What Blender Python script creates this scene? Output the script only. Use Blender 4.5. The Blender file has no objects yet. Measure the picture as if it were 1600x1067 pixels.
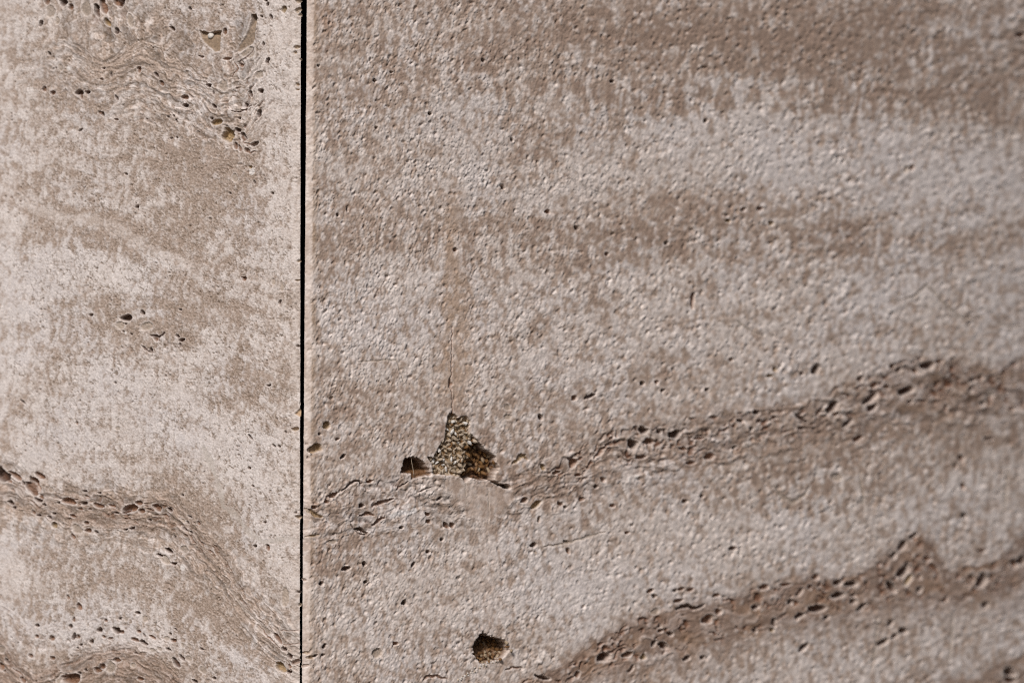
import bpy, math, random
import numpy as np
from mathutils import Vector, Matrix, Euler

R = math.radians
F32 = np.float32
scene = bpy.context.scene
col = scene.collection
random.seed(7)
RNG = np.random.default_rng(11)

# ------------------------------------------------------------------ camera
MM = 0.0005                      # one design unit (half a millimetre of stone) in metres
DIST, LENS, ZC = 1.8889, 85.0, 1.5
cam_d = bpy.data.cameras.new('camera')
cam_d.lens, cam_d.sensor_width = LENS, 36.0
cam_d.clip_start, cam_d.clip_end = 0.05, 60.0
cam_d.dof.use_dof = True
cam_d.dof.focus_distance = DIST + 0.025
cam_d.dof.aperture_fstop = 3.8
cam_d.dof.aperture_blades = 9
cam = bpy.data.objects.new('camera', cam_d)
col.objects.link(cam)
cam.location = (0, -DIST, ZC)
cam.rotation_euler = (R(90), 0, 0)
scene.camera = cam

# ------------------------------------------------------------------ light
SUN_EL, SUN_AZ = 40.0, -17.0      # degrees above the horizon; to the left of the camera
sd = Vector((math.sin(R(SUN_AZ)) * math.cos(R(SUN_EL)), -math.cos(R(SUN_AZ)) * math.cos(R(SUN_EL)), math.sin(R(SUN_EL))))
world = bpy.data.worlds.new('World')
scene.world = world
world.use_nodes = True
wn = world.node_tree.nodes
wn.clear()
sky = wn.new('ShaderNodeTexSky')
sky.sky_type = 'NISHITA'
sky.sun_disc = False
sky.sun_elevation = R(SUN_EL)
sky.sun_rotation = math.atan2(sd.x, sd.y)
sky.dust_density = 3.0
bg = wn.new('ShaderNodeBackground')
bg.inputs['Strength'].default_value = 0.05
wo = wn.new('ShaderNodeOutputWorld')
world.node_tree.links.new(sky.outputs[0], bg.inputs[0])
world.node_tree.links.new(bg.outputs[0], wo.inputs[0])
sun_d = bpy.data.lights.new('sun', 'SUN')
sun_d.energy = 2.2
sun_d.angle = R(11)
sun_d.color = (1.0, 0.975, 0.955)
sun = bpy.data.objects.new('sun', sun_d)
col.objects.link(sun)
sun.rotation_euler = sd.to_track_quat('Z', 'Y').to_euler()
sun.location = (-1, -2, 3)
scene.view_settings.view_transform = 'Standard'
scene.view_settings.look = 'None'
scene.view_settings.gamma = 1.0
scene.view_settings.use_curve_mapping = False
scene.view_settings.exposure = 0.36
scene.cycles.use_denoising = False
scene.cycles.filter_width = 1.15

# ------------------------------------------------------------------ noise
PERM = RNG.permutation(1024).astype(np.int32)
_a = RNG.random(1024) * 2 * np.pi
GX, GY = np.cos(_a).astype(F32), np.sin(_a).astype(F32)
J1, J2, J3 = (RNG.random(1024).astype(F32) for _ in range(3))


def _hash(xi, yi, seed):
    return PERM[(PERM[(xi + seed * 131) & 1023] + yi * 7 + seed * 57) & 1023]


def gn(x, y, seed=0):
    """gradient noise, about -1..1, one cell per unit"""
    x = np.asarray(x, F32); y = np.asarray(y, F32)
    xf = np.floor(x); yf = np.floor(y)
    xi = xf.astype(np.int32); yi = yf.astype(np.int32)
    dx = x - xf; dy = y - yf
    u = dx * dx * dx * (dx * (dx * 6 - 15) + 10)
    v = dy * dy * dy * (dy * (dy * 6 - 15) + 10)

    def g(a, b):
        h = _hash(xi + a, yi + b, seed)
        return GX[h] * (dx - a) + GY[h] * (dy - b)
    n0 = g(0, 0); n0 += u * (g(1, 0) - n0)
    n1 = g(0, 1); n1 += u * (g(1, 1) - n1)
    return (n0 + v * (n1 - n0)) * F32(1.5)


def fbm(x, y, octs, seed=0):
    s = 0.0; a = 1.0; t = 0.0
    for k in range(octs):
        s = s + a * gn(x * 2.03 ** k, y * 2.03 ** k, seed + k * 3)
        t += a; a *= 0.55
    return s / t * F32(1.4)


def worley(x, y, seed=0, jitter=0.9):
    """nearest and second nearest feature distance, and a random number of the cell"""
    xf = np.floor(x); yf = np.floor(y)
    xi = xf.astype(np.int32); yi = yf.astype(np.int32)
    dx = (x - xf).astype(F32); dy = (y - yf).astype(F32)
    f1 = np.full(dx.shape, 9, F32); f2 = f1.copy(); cid = np.zeros(dx.shape, np.int32)
    for a in (-1, 0, 1):
        for b in (-1, 0, 1):
            h = _hash(xi + a, yi + b, seed)
            ex = a + 0.5 + (J1[h] - 0.5) * jitter - dx
            ey = b + 0.5 + (J2[h] - 0.5) * jitter - dy
            d = ex * ex + ey * ey
            n = d < f1
            f2 = np.where(n, f1, np.minimum(f2, d))
            cid = np.where(n, h, cid)
            f1 = np.where(n, d, f1)
    return np.sqrt(f1), np.sqrt(f2), J3[cid]


def sst(a, b, x):
    t = np.clip((x - a) / (b - a), 0, 1)
    return t * t * (3 - 2 * t)


def mix(a, b, t):
    return a + (b - a) * t


def srgb(h):
    c = [int(h[i:i + 2], 16) / 255 for i in (0, 2, 4)]
    return np.array([x / 12.92 if x < 0.04045 else ((x + 0.055) / 1.055) ** 2.4 for x in c], F32)


# ------------------------------------------------------------------ slab planes
FPX = LENS / 36.0 * 1600
XC = (474 - 800) * MM
ALPHA, BETA = R(28), R(30)


class Plane:
    def __init__(self, dx, dy, nx, ny):
        self.d = (dx, dy); self.n = (nx, ny)

    def s_of(self, px):
        q = (px - 800) / FPX
        return (q * DIST - XC) / (self.d[0] - q * self.d[1])

    def point(self, px, py, h=0.0):
        s = self.s_of(px)
        y = s * self.d[1]
        z = ZC - (py - 533.5) * (y + DIST) / FPX
        return Vector((XC + s * self.d[0] + self.n[0] * h * MM, y + self.n[1] * h * MM, z))


LEFT = Plane(-math.cos(ALPHA), math.sin(ALPHA), -math.sin(ALPHA), -math.cos(ALPHA))
RIGHT = Plane(math.cos(BETA), math.sin(BETA), math.sin(BETA), -math.cos(BETA))

# ------------------------------------------------------------------ traced features of the stone
# pits: x, y, half length, half width, tilt in degrees (positive leans down to the right), kind
# kinds: d deep dark, b brown stained, a amber resin, g grey shallow fill, s small sharp hole
PITS_L = """
73 2 5 3 80 b;98 4 4.5 4 0 d;110 11 3.5 3 80 b;151 17 9 3 78 d;161 10 12 4 76 b;189 5 8 3.5 -62 d;181 3 5 2.5 80 b
167 35 6.5 2.6 60 a;79 17 8 5 80 g;135 12 12 5 90 g;182.5 48.5 3.6 3 90 d;64 37 4.5 2 -70 d;203 32 9 3.5 80 g;89 32 6 2.4 90 g
123 145 6.5 2.6 -4 d;136 144 3.6 2 0 d;127 151 4 1.6 85 b;82 145 3 2.4 -30 b;69 139 3 2.4 80 b;77 84 2.6 1.6 60 d
162 107 3 1.1 -8 d;173 117 3.4 1.1 90 d;158 124 3 1.1 15 b;217 109 4.2 2.2 80 b;182 153 4.2 1.3 65 d;95 106 5 2.4 75 g
297 14 3 1.6 70 d;269 45 4.6 1.8 40 d;351 50 5 2.2 85 b;388 82 8 5.5 -30 g;355 92 7 1.4 -5 b
408 26 2 1.4 60 d;423 27 3.2 1.7 70 d;443 15 4.2 2.8 85 a;464 2 3 2 0 a;464 16 3.4 2.2 -50 a;467 23 2.6 1.8 0 a
462 74 3.4 2 -20 a;460 82 2 1.6 0 a;468 93 2.4 1.1 0 a;463 140 2.4 1.1 0 a;463 132 2.2 1.6 0 a;415 1 2.4 1.6 0 d;418 7 3.4 1.3 -60 d
411 69 2.6 1.5 90 d;418 95 4.2 1.8 -65 d;405 117 4.6 4 0 g;407 142 3 2.8 0 d;391 146 4.6 2 80 d;326 134 3.2 2.2 10 d
252 130 4 2.2 60 b;333 145 2.2 1.5 80 d;244 117 4.4 1.6 60 d;348 134 7.5 4.5 75 g;289 152 4 2.6 10 b;376 102 3 2 60 b
405 178 5.4 2.3 -76 d;384 164 3.4 1.7 65 d;289 165 3.2 2.3 10 d;334 166 4.4 1.8 35 d;278 178 1.7 1.3 90 d;271 181 1.7 1.3 0 d
262 182 2 1.4 0 d;330 185 2.6 1.5 0 d;338 191 6 3.6 -20 a;374 185 2.2 1.2 0 d;356 211 8.5 6.5 85 a;370 203 3 2.3 70 d
380 213 6.5 2.8 55 d;398 225 6.5 2.3 -32 d;368 228 4.2 2.4 80 b;374 231 4.4 1.7 75 b;385 235 3.6 2.8 40 b;391 261 2.8 1.6 0 a
276 215 1.7 1.4 0 d;267 216 1.7 1.4 0 d;275 189 3 1.2 60 d;359 302 1.6 1.3 0 d;425 302 1.8 1.4 0 d;397 285 3.4 1.1 80 d
367 278 6 2.8 85 g;214 323 2.6 1.8 -30 d;197 272 1.8 1.5 0 d;160 178 3.4 1.8 60 d;156 176 2.6 1.6 0 b;182 187 3.2 1.2 0 b;126 203 4 1.1 -40 d
198 497 7.6 3.7 2 d;142 492 2.4 1.7 -30 d;223 488 3.2 2.2 60 d;228 510 7.2 4.2 -15 g;188 508 5.5 4 0 g;195 506 2 1.1 0 d
243 528 4 2.8 80 b;248 529 3.4 1.3 90 d;277 525 2.6 1.6 40 d;284 531 4.4 1.7 -20 d;236 548 3.2 2.2 80 d;281 539 3.4 1 85 d
192 518 1.5 1.2 0 d;205 522 1.5 1.2 0 d;281 484 1.8 1.3 0 d;36 628 5 1.2 35 d;120 661 2.4 1.5 70 b;184 669 2.8 2.2 -20 g;180 598 1.6 1.2 0 d
381 435 3 2.6 0 b;427 440 4.6 2.2 80 g;440 447 7.5 2 88 g;437 472 4 1.2 -70 d;390 682 4.5 1.4 55 d;428 696 3 1.4 50 d;436 698 2 1.3 60 d;389 731 1.9 1.6 0 d
420 602 3 1.3 -20 d;446 675 1.5 1.2 0 d;460 670 4.2 2.4 0 a;465 808 5 2.2 10 a;460 801 2 1.3 0 d;463 541 2 1.4 0 d;465 408 2 1.5 0 a;463 438 3 1.2 -10 a
2 741 10 7 35 d;23 743 11 3 36 b;15 752 4.4 1.6 15 b;62 743 8 3 28 b;54 756 11 5 62 b;48 763 12.5 3.4 52 b
59 781 6.4 2 28 d;64 777 4.6 1.8 35 b;69 788.5 2.8 1.6 0 d;17 785 4.4 2.4 22 d;22 793 2.2 1.7 0 d;36 755 2.6 1.6 60 d
107 783 10.4 3.4 12 b;131 786 4.8 1.9 0 d;132 767 3.2 1.4 0 d;135 775 2.8 1.2 15 b;119 780 3 1.1 10 b;153 789 8.6 2.2 18 b
174 790 5.6 1.6 16 b;155 770 3.2 1.2 0 d;181 801 4.4 1.2 10 d;203 795 10 4.2 -8 b;195 800 4.4 1.8 -10 d;216 786 5 2.4 5 b
222 798 4.8 2.4 10 b;125 795 4.2 1.1 5 b;139 795 3.4 1.1 5 b;113 806 4.4 1.7 15 b;84 802 3.2 1.5 0 d;60 805 3.2 1.5 10 d
77 808 2.8 1.6 20 d;135 817 3.8 2.2 0 b;85 820 4 3 80 a;121 826 6.5 4.5 40 g;137 829 5 2.4 0 b;150 831 2.6 1.5 35 d
206 825 4.6 1.3 -22 d;196 827 3.4 1.1 -10 d;114 838 4 2 60 b;91 785 2.2 1.2 0 d;80 765 3.2 3 0 g;52 800 3.4 1.6 55 b
244 793 6.4 3.2 42 b;264 796 3.9 2 38 d;233 812 2.9 1.4 30 d;296 807 3.2 1.3 30 d;286 813 3.6 1.6 45 g;310 817 3.4 1.6 55 b
293 816 2.6 1.4 40 d;288 826 4.6 1.5 32 d;298 831 3.2 1.3 40 d;285 774 1.7 1.5 0 d;264 860 5.4 2.4 40 d;257 874 8 4.4 42 g
249 867 4 1.6 20 d;271 880 4.2 1.7 5 d;288 858 5.4 3.6 40 g;272 838 2.4 1.4 70 d;398 853 2 1.7 0 d;418 855 4 2.2 75 b;395 759 1.5 1.2 0 d
413 816 1.5 1.2 0 d;106 933 3.2 1.6 85 b;123 947 4.8 2.8 65 b;115 967 3.6 1.6 -80 b;110 978 2.6 2 90 d;115 994 5.4 1.9 -70 d;121 994 3 2.4 0 b
155 984 2.9 2.7 0 d;182 984 4.8 3.4 10 d;190 987 3.2 1.9 -10 b;215 957 3.2 1.7 5 d;226 966 3.5 3.2 0 g;187 966 1.9 1.6 0 d;197 966 2.6 2.4 0 g
165 969 2.2 1.7 0 b;58 977 2.4 2 0 d;81 997 3.4 2.6 70 b;57 994 2.2 1.9 0 b;143 1002 3.4 1.9 -10 d;162 994 1.9 1.6 0 b;172 997 3.6 1.4 -12 b
48 1024 3.2 2 20 b;82 1027 3.4 2.3 0 b;126 1007 2.4 1.4 -20 d;121 1012 1.5 1.2 0 d;211 999 5.8 2 18 b;225 1004 6.8 2.2 28 d
217 986 2.9 1.6 10 b;225 992 3.2 1.1 55 d;183 1031 5 2.3 0 b;152 1046 4.4 2.8 20 b;159 1041 4 3 -20 b;172 1042 6.6 5.6 80 g
111 1061 11.5 6.5 -8 b;91 1063 3 2.4 0 g;10 1032 4.6 1.6 58 d;1 1041 5.4 2.8 70 b;7 1048 1.8 1.5 0 b;2 1014 4.4 3.6 0 g
36 1063 6 2 60 b;134 1047 2 1.6 0 d;124 1051 2 1.6 0 d;212 1020 2.6 1.1 10 d;208 1039 2.6 2.2 0 g;219 1060 4.6 2 10 b
445 932 13 4 92 g;412 983 12 3.6 38 g;433 996 10 2.2 55 b;443 1014 3.4 2.3 35 d;452 1024 4 2.5 55 d;460 1034 4.4 2.5 -20 b
438 1042 6.6 4.4 50 a;450 1049 4.6 1.6 10 d;452 1040 3.2 1.6 70 b;275 1035 8.4 2.5 55 d;284 1027 6.4 1.6 50 d;317 1046 5.6 3.2 38 g
294 1028 4 3 60 g;260 997 3.4 2.6 40 g;271 1000 3.4 2.4 20 b;246 987 2.4 1.8 0 g;266 990 2 1.5 40 d;238 995 5.8 1.5 30 b
239 1015 4.4 2 28 g;249 1013 4 1.8 28 g;263 1014 4 1.5 25 d;315 1014 2.6 1.3 25 d;274 983 3.4 1.1 55 d;334 1059 1.9 1.6 0 d;464 925 1.9 1.4 0 d
467 945 2.6 1.8 0 a;467 1022 3 1.5 90 a;285 1007 3.4 1.6 60 g;304 1064 4.4 1.7 25 d;296 1007 3 1.4 55 g
"""
PITS_R = """
511 664.5 4.6 4.4 0 a;493 701 8.6 4.6 -18 a;536 713 4.4 1.7 -40 d;528 686 3.4 1.4 -20 b;500 678 1.9 1.4 0 d;483 715 2.4 1.2 60 d;481 694 2 1.1 0 b
522 773 6.4 2.6 -26 b;511 784 3.4 1.9 10 b;565 790 3.1 2.5 0 d;577 752 5.4 1.7 -10 b;627 824 2.2 1.9 0 d;687 779 5 1.4 -30 d;491 792 4 2 20 b
670 815 3.5 2.4 20 b;668 803 3.6 1.9 25 b;697 820 5.5 2.5 35 b;707 820 3.2 2.6 60 b;541 888 7.4 2.3 -14 d;519 846 6.4 2.2 0 g
502 911 2.8 2.3 0 d;478 906 3.4 1.4 30 d;569.5 881 3.4 2 80 d;572 909 2.4 1.7 0 d;691 843 2.3 2 0 d;669.5 862 2.5 1.9 0 d;646 882 4.4 1.7 -60 d
632 941 3.2 2.8 -40 d;589 1020 6.4 4.8 -10 g;618 1005 3.4 2 10 b;480 1020 4 1.7 5 a;485 1027 4.4 2 0 a;493 1024 3.4 1.5 -25 d;479 1040 4.2 1.6 -20 b
507 1009 3.4 1.7 -60 d;505 1023 2.3 1.2 0 d;793 636 4.4 3.2 20 g;794 651 5 3 -5 g;845 652 3.7 2.5 60 d;838 788 8 3.2 -36 a
820 781 5.4 2.8 -30 b;842 811 4.4 1.6 -80 b;834 851 4.8 2.4 -15 d;849 730 4.6 2.4 60 a
898 622 3.4 3.1 0 b;1004 599 3 2.5 -40 d;1026 597 2.3 2 0 b;1036 610 2.9 2 -50 d;1105 609 2.5 2.1 0 d;1006 672 5.6 4 20 d
1031 675 2.9 2.1 0 d;1055 678 7 4.6 -10 d;989 694 6.6 5.2 80 d;1015 690 6 4 0 b;896 724 7 3.8 -45 b;870 738 6 2 -14 b
904 742 4.8 1.6 0 b;1037 700 4.6 1.5 -4 b;1068 701 5 2.1 8 b;1002 714 9.6 2 -8 b;943 749 3.3 3 0 b;932 760 2.9 2.2 0 d
1109 713 5.6 4 -25 b;1148 699 4.2 2 -40 d;1156 657 4.8 2.2 12 d;1182 644 4 3 0 d;1187 658 4.6 2 -12 b;1210 652 2.9 2.4 0 b
1174 670 2.9 2.4 0 d;1093 685 8.5 1.5 -4 b;1105 672 3.6 1.6 0 b;1080 723 7 2 -4 b;1070 783 3.8 2.3 0 d;1097 775 2.4 2 0 d
909 780 4 2.2 -10 b;875 787 4.6 2 25 b;883 792 2.2 1.8 0 d;957 790 3 2 0 b;1211 577 3.2 2.4 70 a;1203 587 3.4 2 0 a;1143 562 2.4 2.1 0 b
1253 584 3 2.4 30 d;1275 577 8 4 -58 d;1252 669 4.8 2.1 0 b;1302 636 11 4.6 -48 d;1280 644 7 2.6 -50 b;1325 661 9 2.6 -42 d
1364 637 7.6 3.2 -38 d;1415 611 11.5 4 -22 d;1360 623 13.5 3 -36 d;1366 602 6.6 2.8 -18 b;1385 605 5.6 2.4 10 b;1345 592 3.4 3 0 b
1450 571 10.8 4 -12 d;1395 573 3.8 3 0 b;1405 579 4.6 2.4 -40 d;1430 580 3.8 2.4 0 b;1437 560 2.6 2 0 b;1468 565 4.8 2 10 b
1519 594 3.4 2.8 0 d;1517 609 4 2.6 70 d;1536 629.5 3.2 2.8 0 d;1533 590 3.6 3.2 0 b;1548 615 4 3 0 g;1581 639 3.6 2.4 0 b
1341 685 8.4 3 -24 b;1422 627 4 2.4 -20 b;1479 637 6.6 2 80 b;1307 647 5.6 2.2 -25 b;1545 685 6.6 2.4 0 b
1145 857 4.8 2.5 0 d;885 846 3.6 1.9 10 d;888 860 4 2 80 b;980 832 3.4 1.7 0 b;1017 922 4.6 2.4 -30 b;1023 931 3.2 2.2 30 d;1055 922 2.4 1.8 0 d
1064 920 4.6 1.8 -14 b;1080 921 4.6 1.8 -20 b;1060 938 7.6 2 -12 b;1024 954 5.6 3.6 -30 g;1119 930 4.6 2.4 -10 b;1107 967 7 4.6 -15 b
1123 955 4 3.4 0 b;944 1027 9.6 4.8 -22 d;982 1022 8.8 2.8 -14 b;987 1044 6 2 -60 b;1006 1026 3.6 3.4 0 a;1037 1008 6 3.4 35 d
1022 1005 5 2.4 -50 d;1048 990 3.6 2.2 20 d;1033 985 4.4 2 -10 b;1031 978 2.4 2 0 d;1073 1028 4.6 2.6 -20 d;1098 1027 2.9 2.2 0 d
903 1053 4.8 2.6 -70 b;855 1060 5.8 1.9 0 d;1180 948 4.6 2.8 0 d;1195 917 7 3 -10 b;1227 913 9 2 -2 b;1236 940 3.6 3 0 d
1248 963 5.6 2.6 -60 b;1210 972 6 2.6 80 d;1180 985 3.6 2.2 30 d;1207 984 3.6 2.2 0 a;1275 901 4.6 3 -30 b;1281 913 3.3 2.6 0 b
1266 917 3.3 2.8 0 b;1250 925 7 2.6 -50 b;1310 910 5.4 3.4 0 d;1329 912 10 3 -6 d;1310 930 10.5 3.6 -12 d;1334 929 3.8 2.2 0 b
1334 939 4.6 3 -20 d;1345 950 9.5 2.8 -40 d;1277 950 12 4 -6 d;1250 961 7.6 2.5 -18 d;1292 964 3.8 2.4 -20 d;1427 837 5.6 2.8 -35 d
1410 853 10 3.2 -56 d;1398 867 5 2.8 -60 d;1413 892 10.4 5 -50 d;1420 905 9.6 3 -58 a;1393 917 8 3.8 55 d;1438 900 4.4 2 80 b
1437 921 4 3 -60 d;1449 873 4.6 3 0 b;1535 906 10.6 5.4 -66 d;1540 945 4.8 3.4 -10 d;1520 903 5.6 2 80 b;1477 937 4.8 2.6 -50 b
1411 986 5.6 3.5 0 d;1380 1003 9.6 3 -28 d;1398 994 6 2.6 -30 d;1393 973 6 2.5 -50 d;1255 1011 8.6 3 -44 d;1507 806 3.6 3.3 0 d
1597 875 5.8 4.6 80 d;1585 880 5.8 4 60 b;1577 1050 7.8 5 0 d;1580 1062 7.8 4.4 10 d;1535 860 4.6 2.2 0 b;1416 265 4.6 3.2 -50 g;1425 262 4 2.4 -60 b
1162 327 4 2.4 -30 b;1188 326 4 2.2 0 b;1205 349 3.4 2.8 0 a;1138 345 3.4 2.2 0 a;1595 55 4.4 3.4 0 b;901 356 3 2 50 d;856 331 3.4 2.2 0 b;786 293 2.6 2.2 60 d
1083 470 11 2.4 92 b;1041 380 2.6 2 0 d;949 397 2.4 2 0 b;800 219 2.6 1.6 70 d;672 178 2.4 1.8 40 d;712 391 2.6 2 60 b;528 336 2.6 1.4 80 d;543 328 2.6 1.2 90 d
586 126 2.2 1.6 40 d;755 95 2.4 1.6 40 d;811 93 2.4 1.4 60 d;957 127 3.6 1.8 -10 d;498 103 2 1.4 60 d;612 113 2 1.4 0 d;588 200 2 1.4 70 d;1103 189 3 2 -40 d
1308 745 7 5 10 g;1505 760 4 2.5 60 b;1503 716 4.5 3 70 b;1494 728 4 2 -60 b
"""
# grooves: polyline, half width, kind
LINES_L = [([(235, 524), (247, 526), (257, 520)], 1.3, 'd'), ([(222, 541), (227, 546), (232, 550)], 1.2, 'd'),
           ([(36, 1058), (30, 1050), (20, 1044)], 1.0, 'b'), ([(402, 975), (414, 990), (425, 1000), (436, 1012)], 0.8, 'b'),
           ([(350, 912), (368, 932), (380, 950), (400, 968)], 0.6, 'g'), ([(371, 100), (383, 91), (396, 76)], 0.7, 'd'),
           ([(366, 98), (372, 108), (362, 120)], 0.9, 'b'), ([(440, 985), (466, 984)], 0.6, 'b'), ([(443, 1006), (466, 1006)], 0.6, 'b'),
           ([(311, 88), (315, 90), (318, 90)], 1.0, 'd'), ([(362, 174), (372, 175), (384, 172), (391, 165)], 0.9, 'd'),
           ([(376, 210), (380, 222), (390, 226), (399, 223)], 0.8, 'b'), ([(384, 232), (390, 240), (399, 237)], 0.9, 'b')]
LINES_R = [([(536, 766), (545, 758), (553, 752), (560, 751), (565, 755)], 1.6, 'd'), ([(583, 791), (594, 785), (606, 782), (615, 779)], 2.2, 'b'),
           ([(562, 806), (572, 802), (585, 804)], 2.2, 'b'), ([(582, 820), (592, 813), (600, 808)], 2.3, 'b'),
           ([(555, 825), (563, 827), (575, 833)], 2.4, 'd'), ([(548, 815), (553, 826), (562, 834), (577, 836)], 0.8, 'd'),
           ([(620, 765), (628, 758), (638, 752)], 1.0, 'd'), ([(478, 794), (486, 799), (494, 805), (504, 807)], 2.6, 'a'),
           ([(479, 838), (490, 837), (500, 836)], 1.4, 'a'), ([(800, 724), (808, 720), (814, 712), (820, 713), (824, 718)], 2.4, 'a'),
           ([(914, 622), (922, 619), (930, 616)], 2.6, 'd'), ([(928, 716), (938, 706), (946, 698), (955, 690)], 2.2, 'b'),
           ([(1242, 647), (1250, 652), (1261, 659)], 2.4, 'd'), ([(1058, 952), (1066, 947), (1076, 947), (1086, 950), (1100, 945)], 2.6, 'd'),
           ([(850, 853), (872, 851), (895, 846), (920, 838), (945, 830)], 1.6, 'g'), ([(660, 1062), (668, 1056), (682, 1056), (700, 1060)], 1.6, 'b'),
           ([(790, 1046), (800, 1043), (815, 1042)], 1.3, 'b'), ([(836, 1054), (846, 1058), (858, 1060)], 2.0, 'd'),
           ([(1210, 760), (1222, 775), (1240, 785), (1258, 772), (1266, 760)], 2.6, 'g'), ([(652, 770), (664, 764), (676, 760)], 0.8, 'd'),
           ([(1343, 740), (1348, 770), (1350, 800)], 1.6, 'g'), ([(1372, 965), (1368, 1010), (1362, 1045)], 1.4, 'g'), ([(1490, 960), (1487, 1000), (1482, 1040)], 1.4, 'g'),
           ([(1575, 730), (1572, 760), (1570, 800)], 2.0, 'g'), ([(1400, 470), (1430, 462), (1448, 445), (1470, 470), (1500, 497), (1535, 496)], 1.8, 'g'),
           ([(1560, 507), (1580, 510), (1598, 508)], 1.6, 'g'), ([(1150, 500), (1170, 515), (1195, 525)], 1.2, 'g'), ([(560, 565), (620, 562), (632, 600)], 1.2, 'g')]
CRACK = ([ (707, 510), (706, 548), (706, 575), (705, 590), (704, 600), (706, 615), (707, 630), (707, 645)],)
HOLLOW = [(625.5, 739), (630, 728), (631.5, 719), (637.5, 714.5), (646, 714), (654, 716), (661.5, 721), (666, 728), (671, 734), (674, 740), (672, 743),
          (666, 743), (657, 745), (648, 748), (643.5, 748), (642.7, 740), (634.5, 739.5)]
CAVITY = [(677, 742), (677, 732), (674, 723), (668, 714), (672, 713), (677, 716), (680, 709), (685, 700), (690, 692), (695, 685), (696, 677), (697, 671),
          (698, 662), (699.5, 655), (699, 650), (702, 646.5), (707, 643.5), (712, 648), (717, 653), (724, 649.5), (731, 651), (735, 658), (734, 669),
          (733, 677), (739, 680), (745, 687), (751.5, 693.5), (757.5, 702), (763, 705.5), (771, 708.5), (774.5, 714), (775.5, 722), (780, 730), (778, 735),
          (774, 738.5), (772.5, 744), (772.5, 750), (780, 755), (789, 756.5), (796, 757), (798.5, 761), (796, 764), (787, 762), (778, 758), (769, 753),
          (763, 750), (756, 750), (750, 751), (745, 749), (741, 747), (733, 747), (730, 752.5), (726, 752.5), (722, 746), (714, 744), (705, 742), (690, 741.5)]
CAVITY2 = [(740, 1015), (742, 1002), (749, 992), (756, 987), (762, 991), (769, 994), (775, 996), (785, 997.5), (791, 1002.5), (794, 1009), (797, 1015),
           (792, 1021), (786, 1026), (777, 1031), (767, 1034), (759, 1037), (750, 1035), (745, 1028), (739, 1021)]
FLASK = [(392, 23), (400, 22), (401, 28), (399, 45), (397.5, 58), (395, 68), (386, 76), (376, 81), (369, 81), (373, 71), (381, 60), (388, 46), (391.5, 34)]
NOTCH = [(311, 47.5), (318, 49), (328, 52), (336, 49), (345, 48), (344.5, 62), (343.5, 80), (336, 82), (326, 73), (317, 65), (313, 56)]
AMBER_CHIP = [(459, 647), (464, 640), (471, 635), (471, 651), (465, 651)]

CURVES_L = [[(-300, 20), (0, 60), (100, 60), (160, 92), (220, 62), (300, 100), (340, 132), (385, 122), (420, 60), (470, 40), (520, 30)],
            [(-300, 250), (0, 312), (60, 333), (130, 345), (190, 362), (250, 396), (310, 424), (380, 442), (470, 470), (520, 480)],
            [(-300, 540), (0, 560), (120, 570), (250, 560), (350, 620), (470, 690), (520, 700)],
            [(-300, 640), (0, 722), (30, 735), (60, 760), (100, 770), (150, 774), (200, 780), (240, 778), (275, 790), (310, 822), (345, 868), (385, 920), (425, 970), (470, 1012), (520, 1040)],
            [(-300, 700), (0, 800), (30, 805), (60, 822), (100, 835), (150, 836), (200, 838), (250, 850), (290, 880), (320, 910), (360, 950), (400, 1000), (470, 1062), (520, 1080)],
            [(-300, 960), (0, 985), (25, 1030), (50, 1052), (90, 1040), (130, 1018), (170, 1006), (210, 1008), (250, 1030), (290, 1062), (330, 1095), (470, 1180), (520, 1200)],
            [(-300, 1100), (0, 1100), (60, 1120), (170, 1080), (300, 1150), (520, 1300)]]
CURVES_R = [[(400, -40), (1600, -60), (1900, -60)], [(400, 380), (700, 340), (900, 300), (1200, 330), (1600, 300), (1900, 300)],
            [(400, 800), (480, 780), (560, 752), (640, 745), (720, 748), (800, 742), (850, 722), (950, 674), (1000, 662), (1100, 655), (1180, 636), (1250, 626), (1320, 600), (1400, 565), (1450, 556), (1520, 574), (1600, 560), (1900, 520)],
            [(400, 880), (480, 870), (560, 852), (650, 838), (760, 832), (860, 806), (960, 782), (1100, 752), (1250, 714), (1400, 690), (1600, 690), (1900, 660)],
            [(400, 1120), (700, 1085), (800, 1072), (860, 1046), (950, 985), (1020, 950), (1080, 938), (1150, 932), (1200, 912), (1260, 896), (1330, 898), (1375, 878), (1410, 842), (1435, 822), (1455, 846), (1480, 892), (1520, 884), (1560, 868), (1600, 826), (1900, 760)],
            [(400, 1180), (800, 1120), (900, 1085), (1000, 1050), (1080, 1040), (1250, 985), (1400, 972), (1500, 955), (1600, 945), (1900, 900)],
            [(400, 1300), (1100, 1130), (1400, 1085), (1540, 1052), (1600, 1020), (1900, 980)]]
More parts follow.
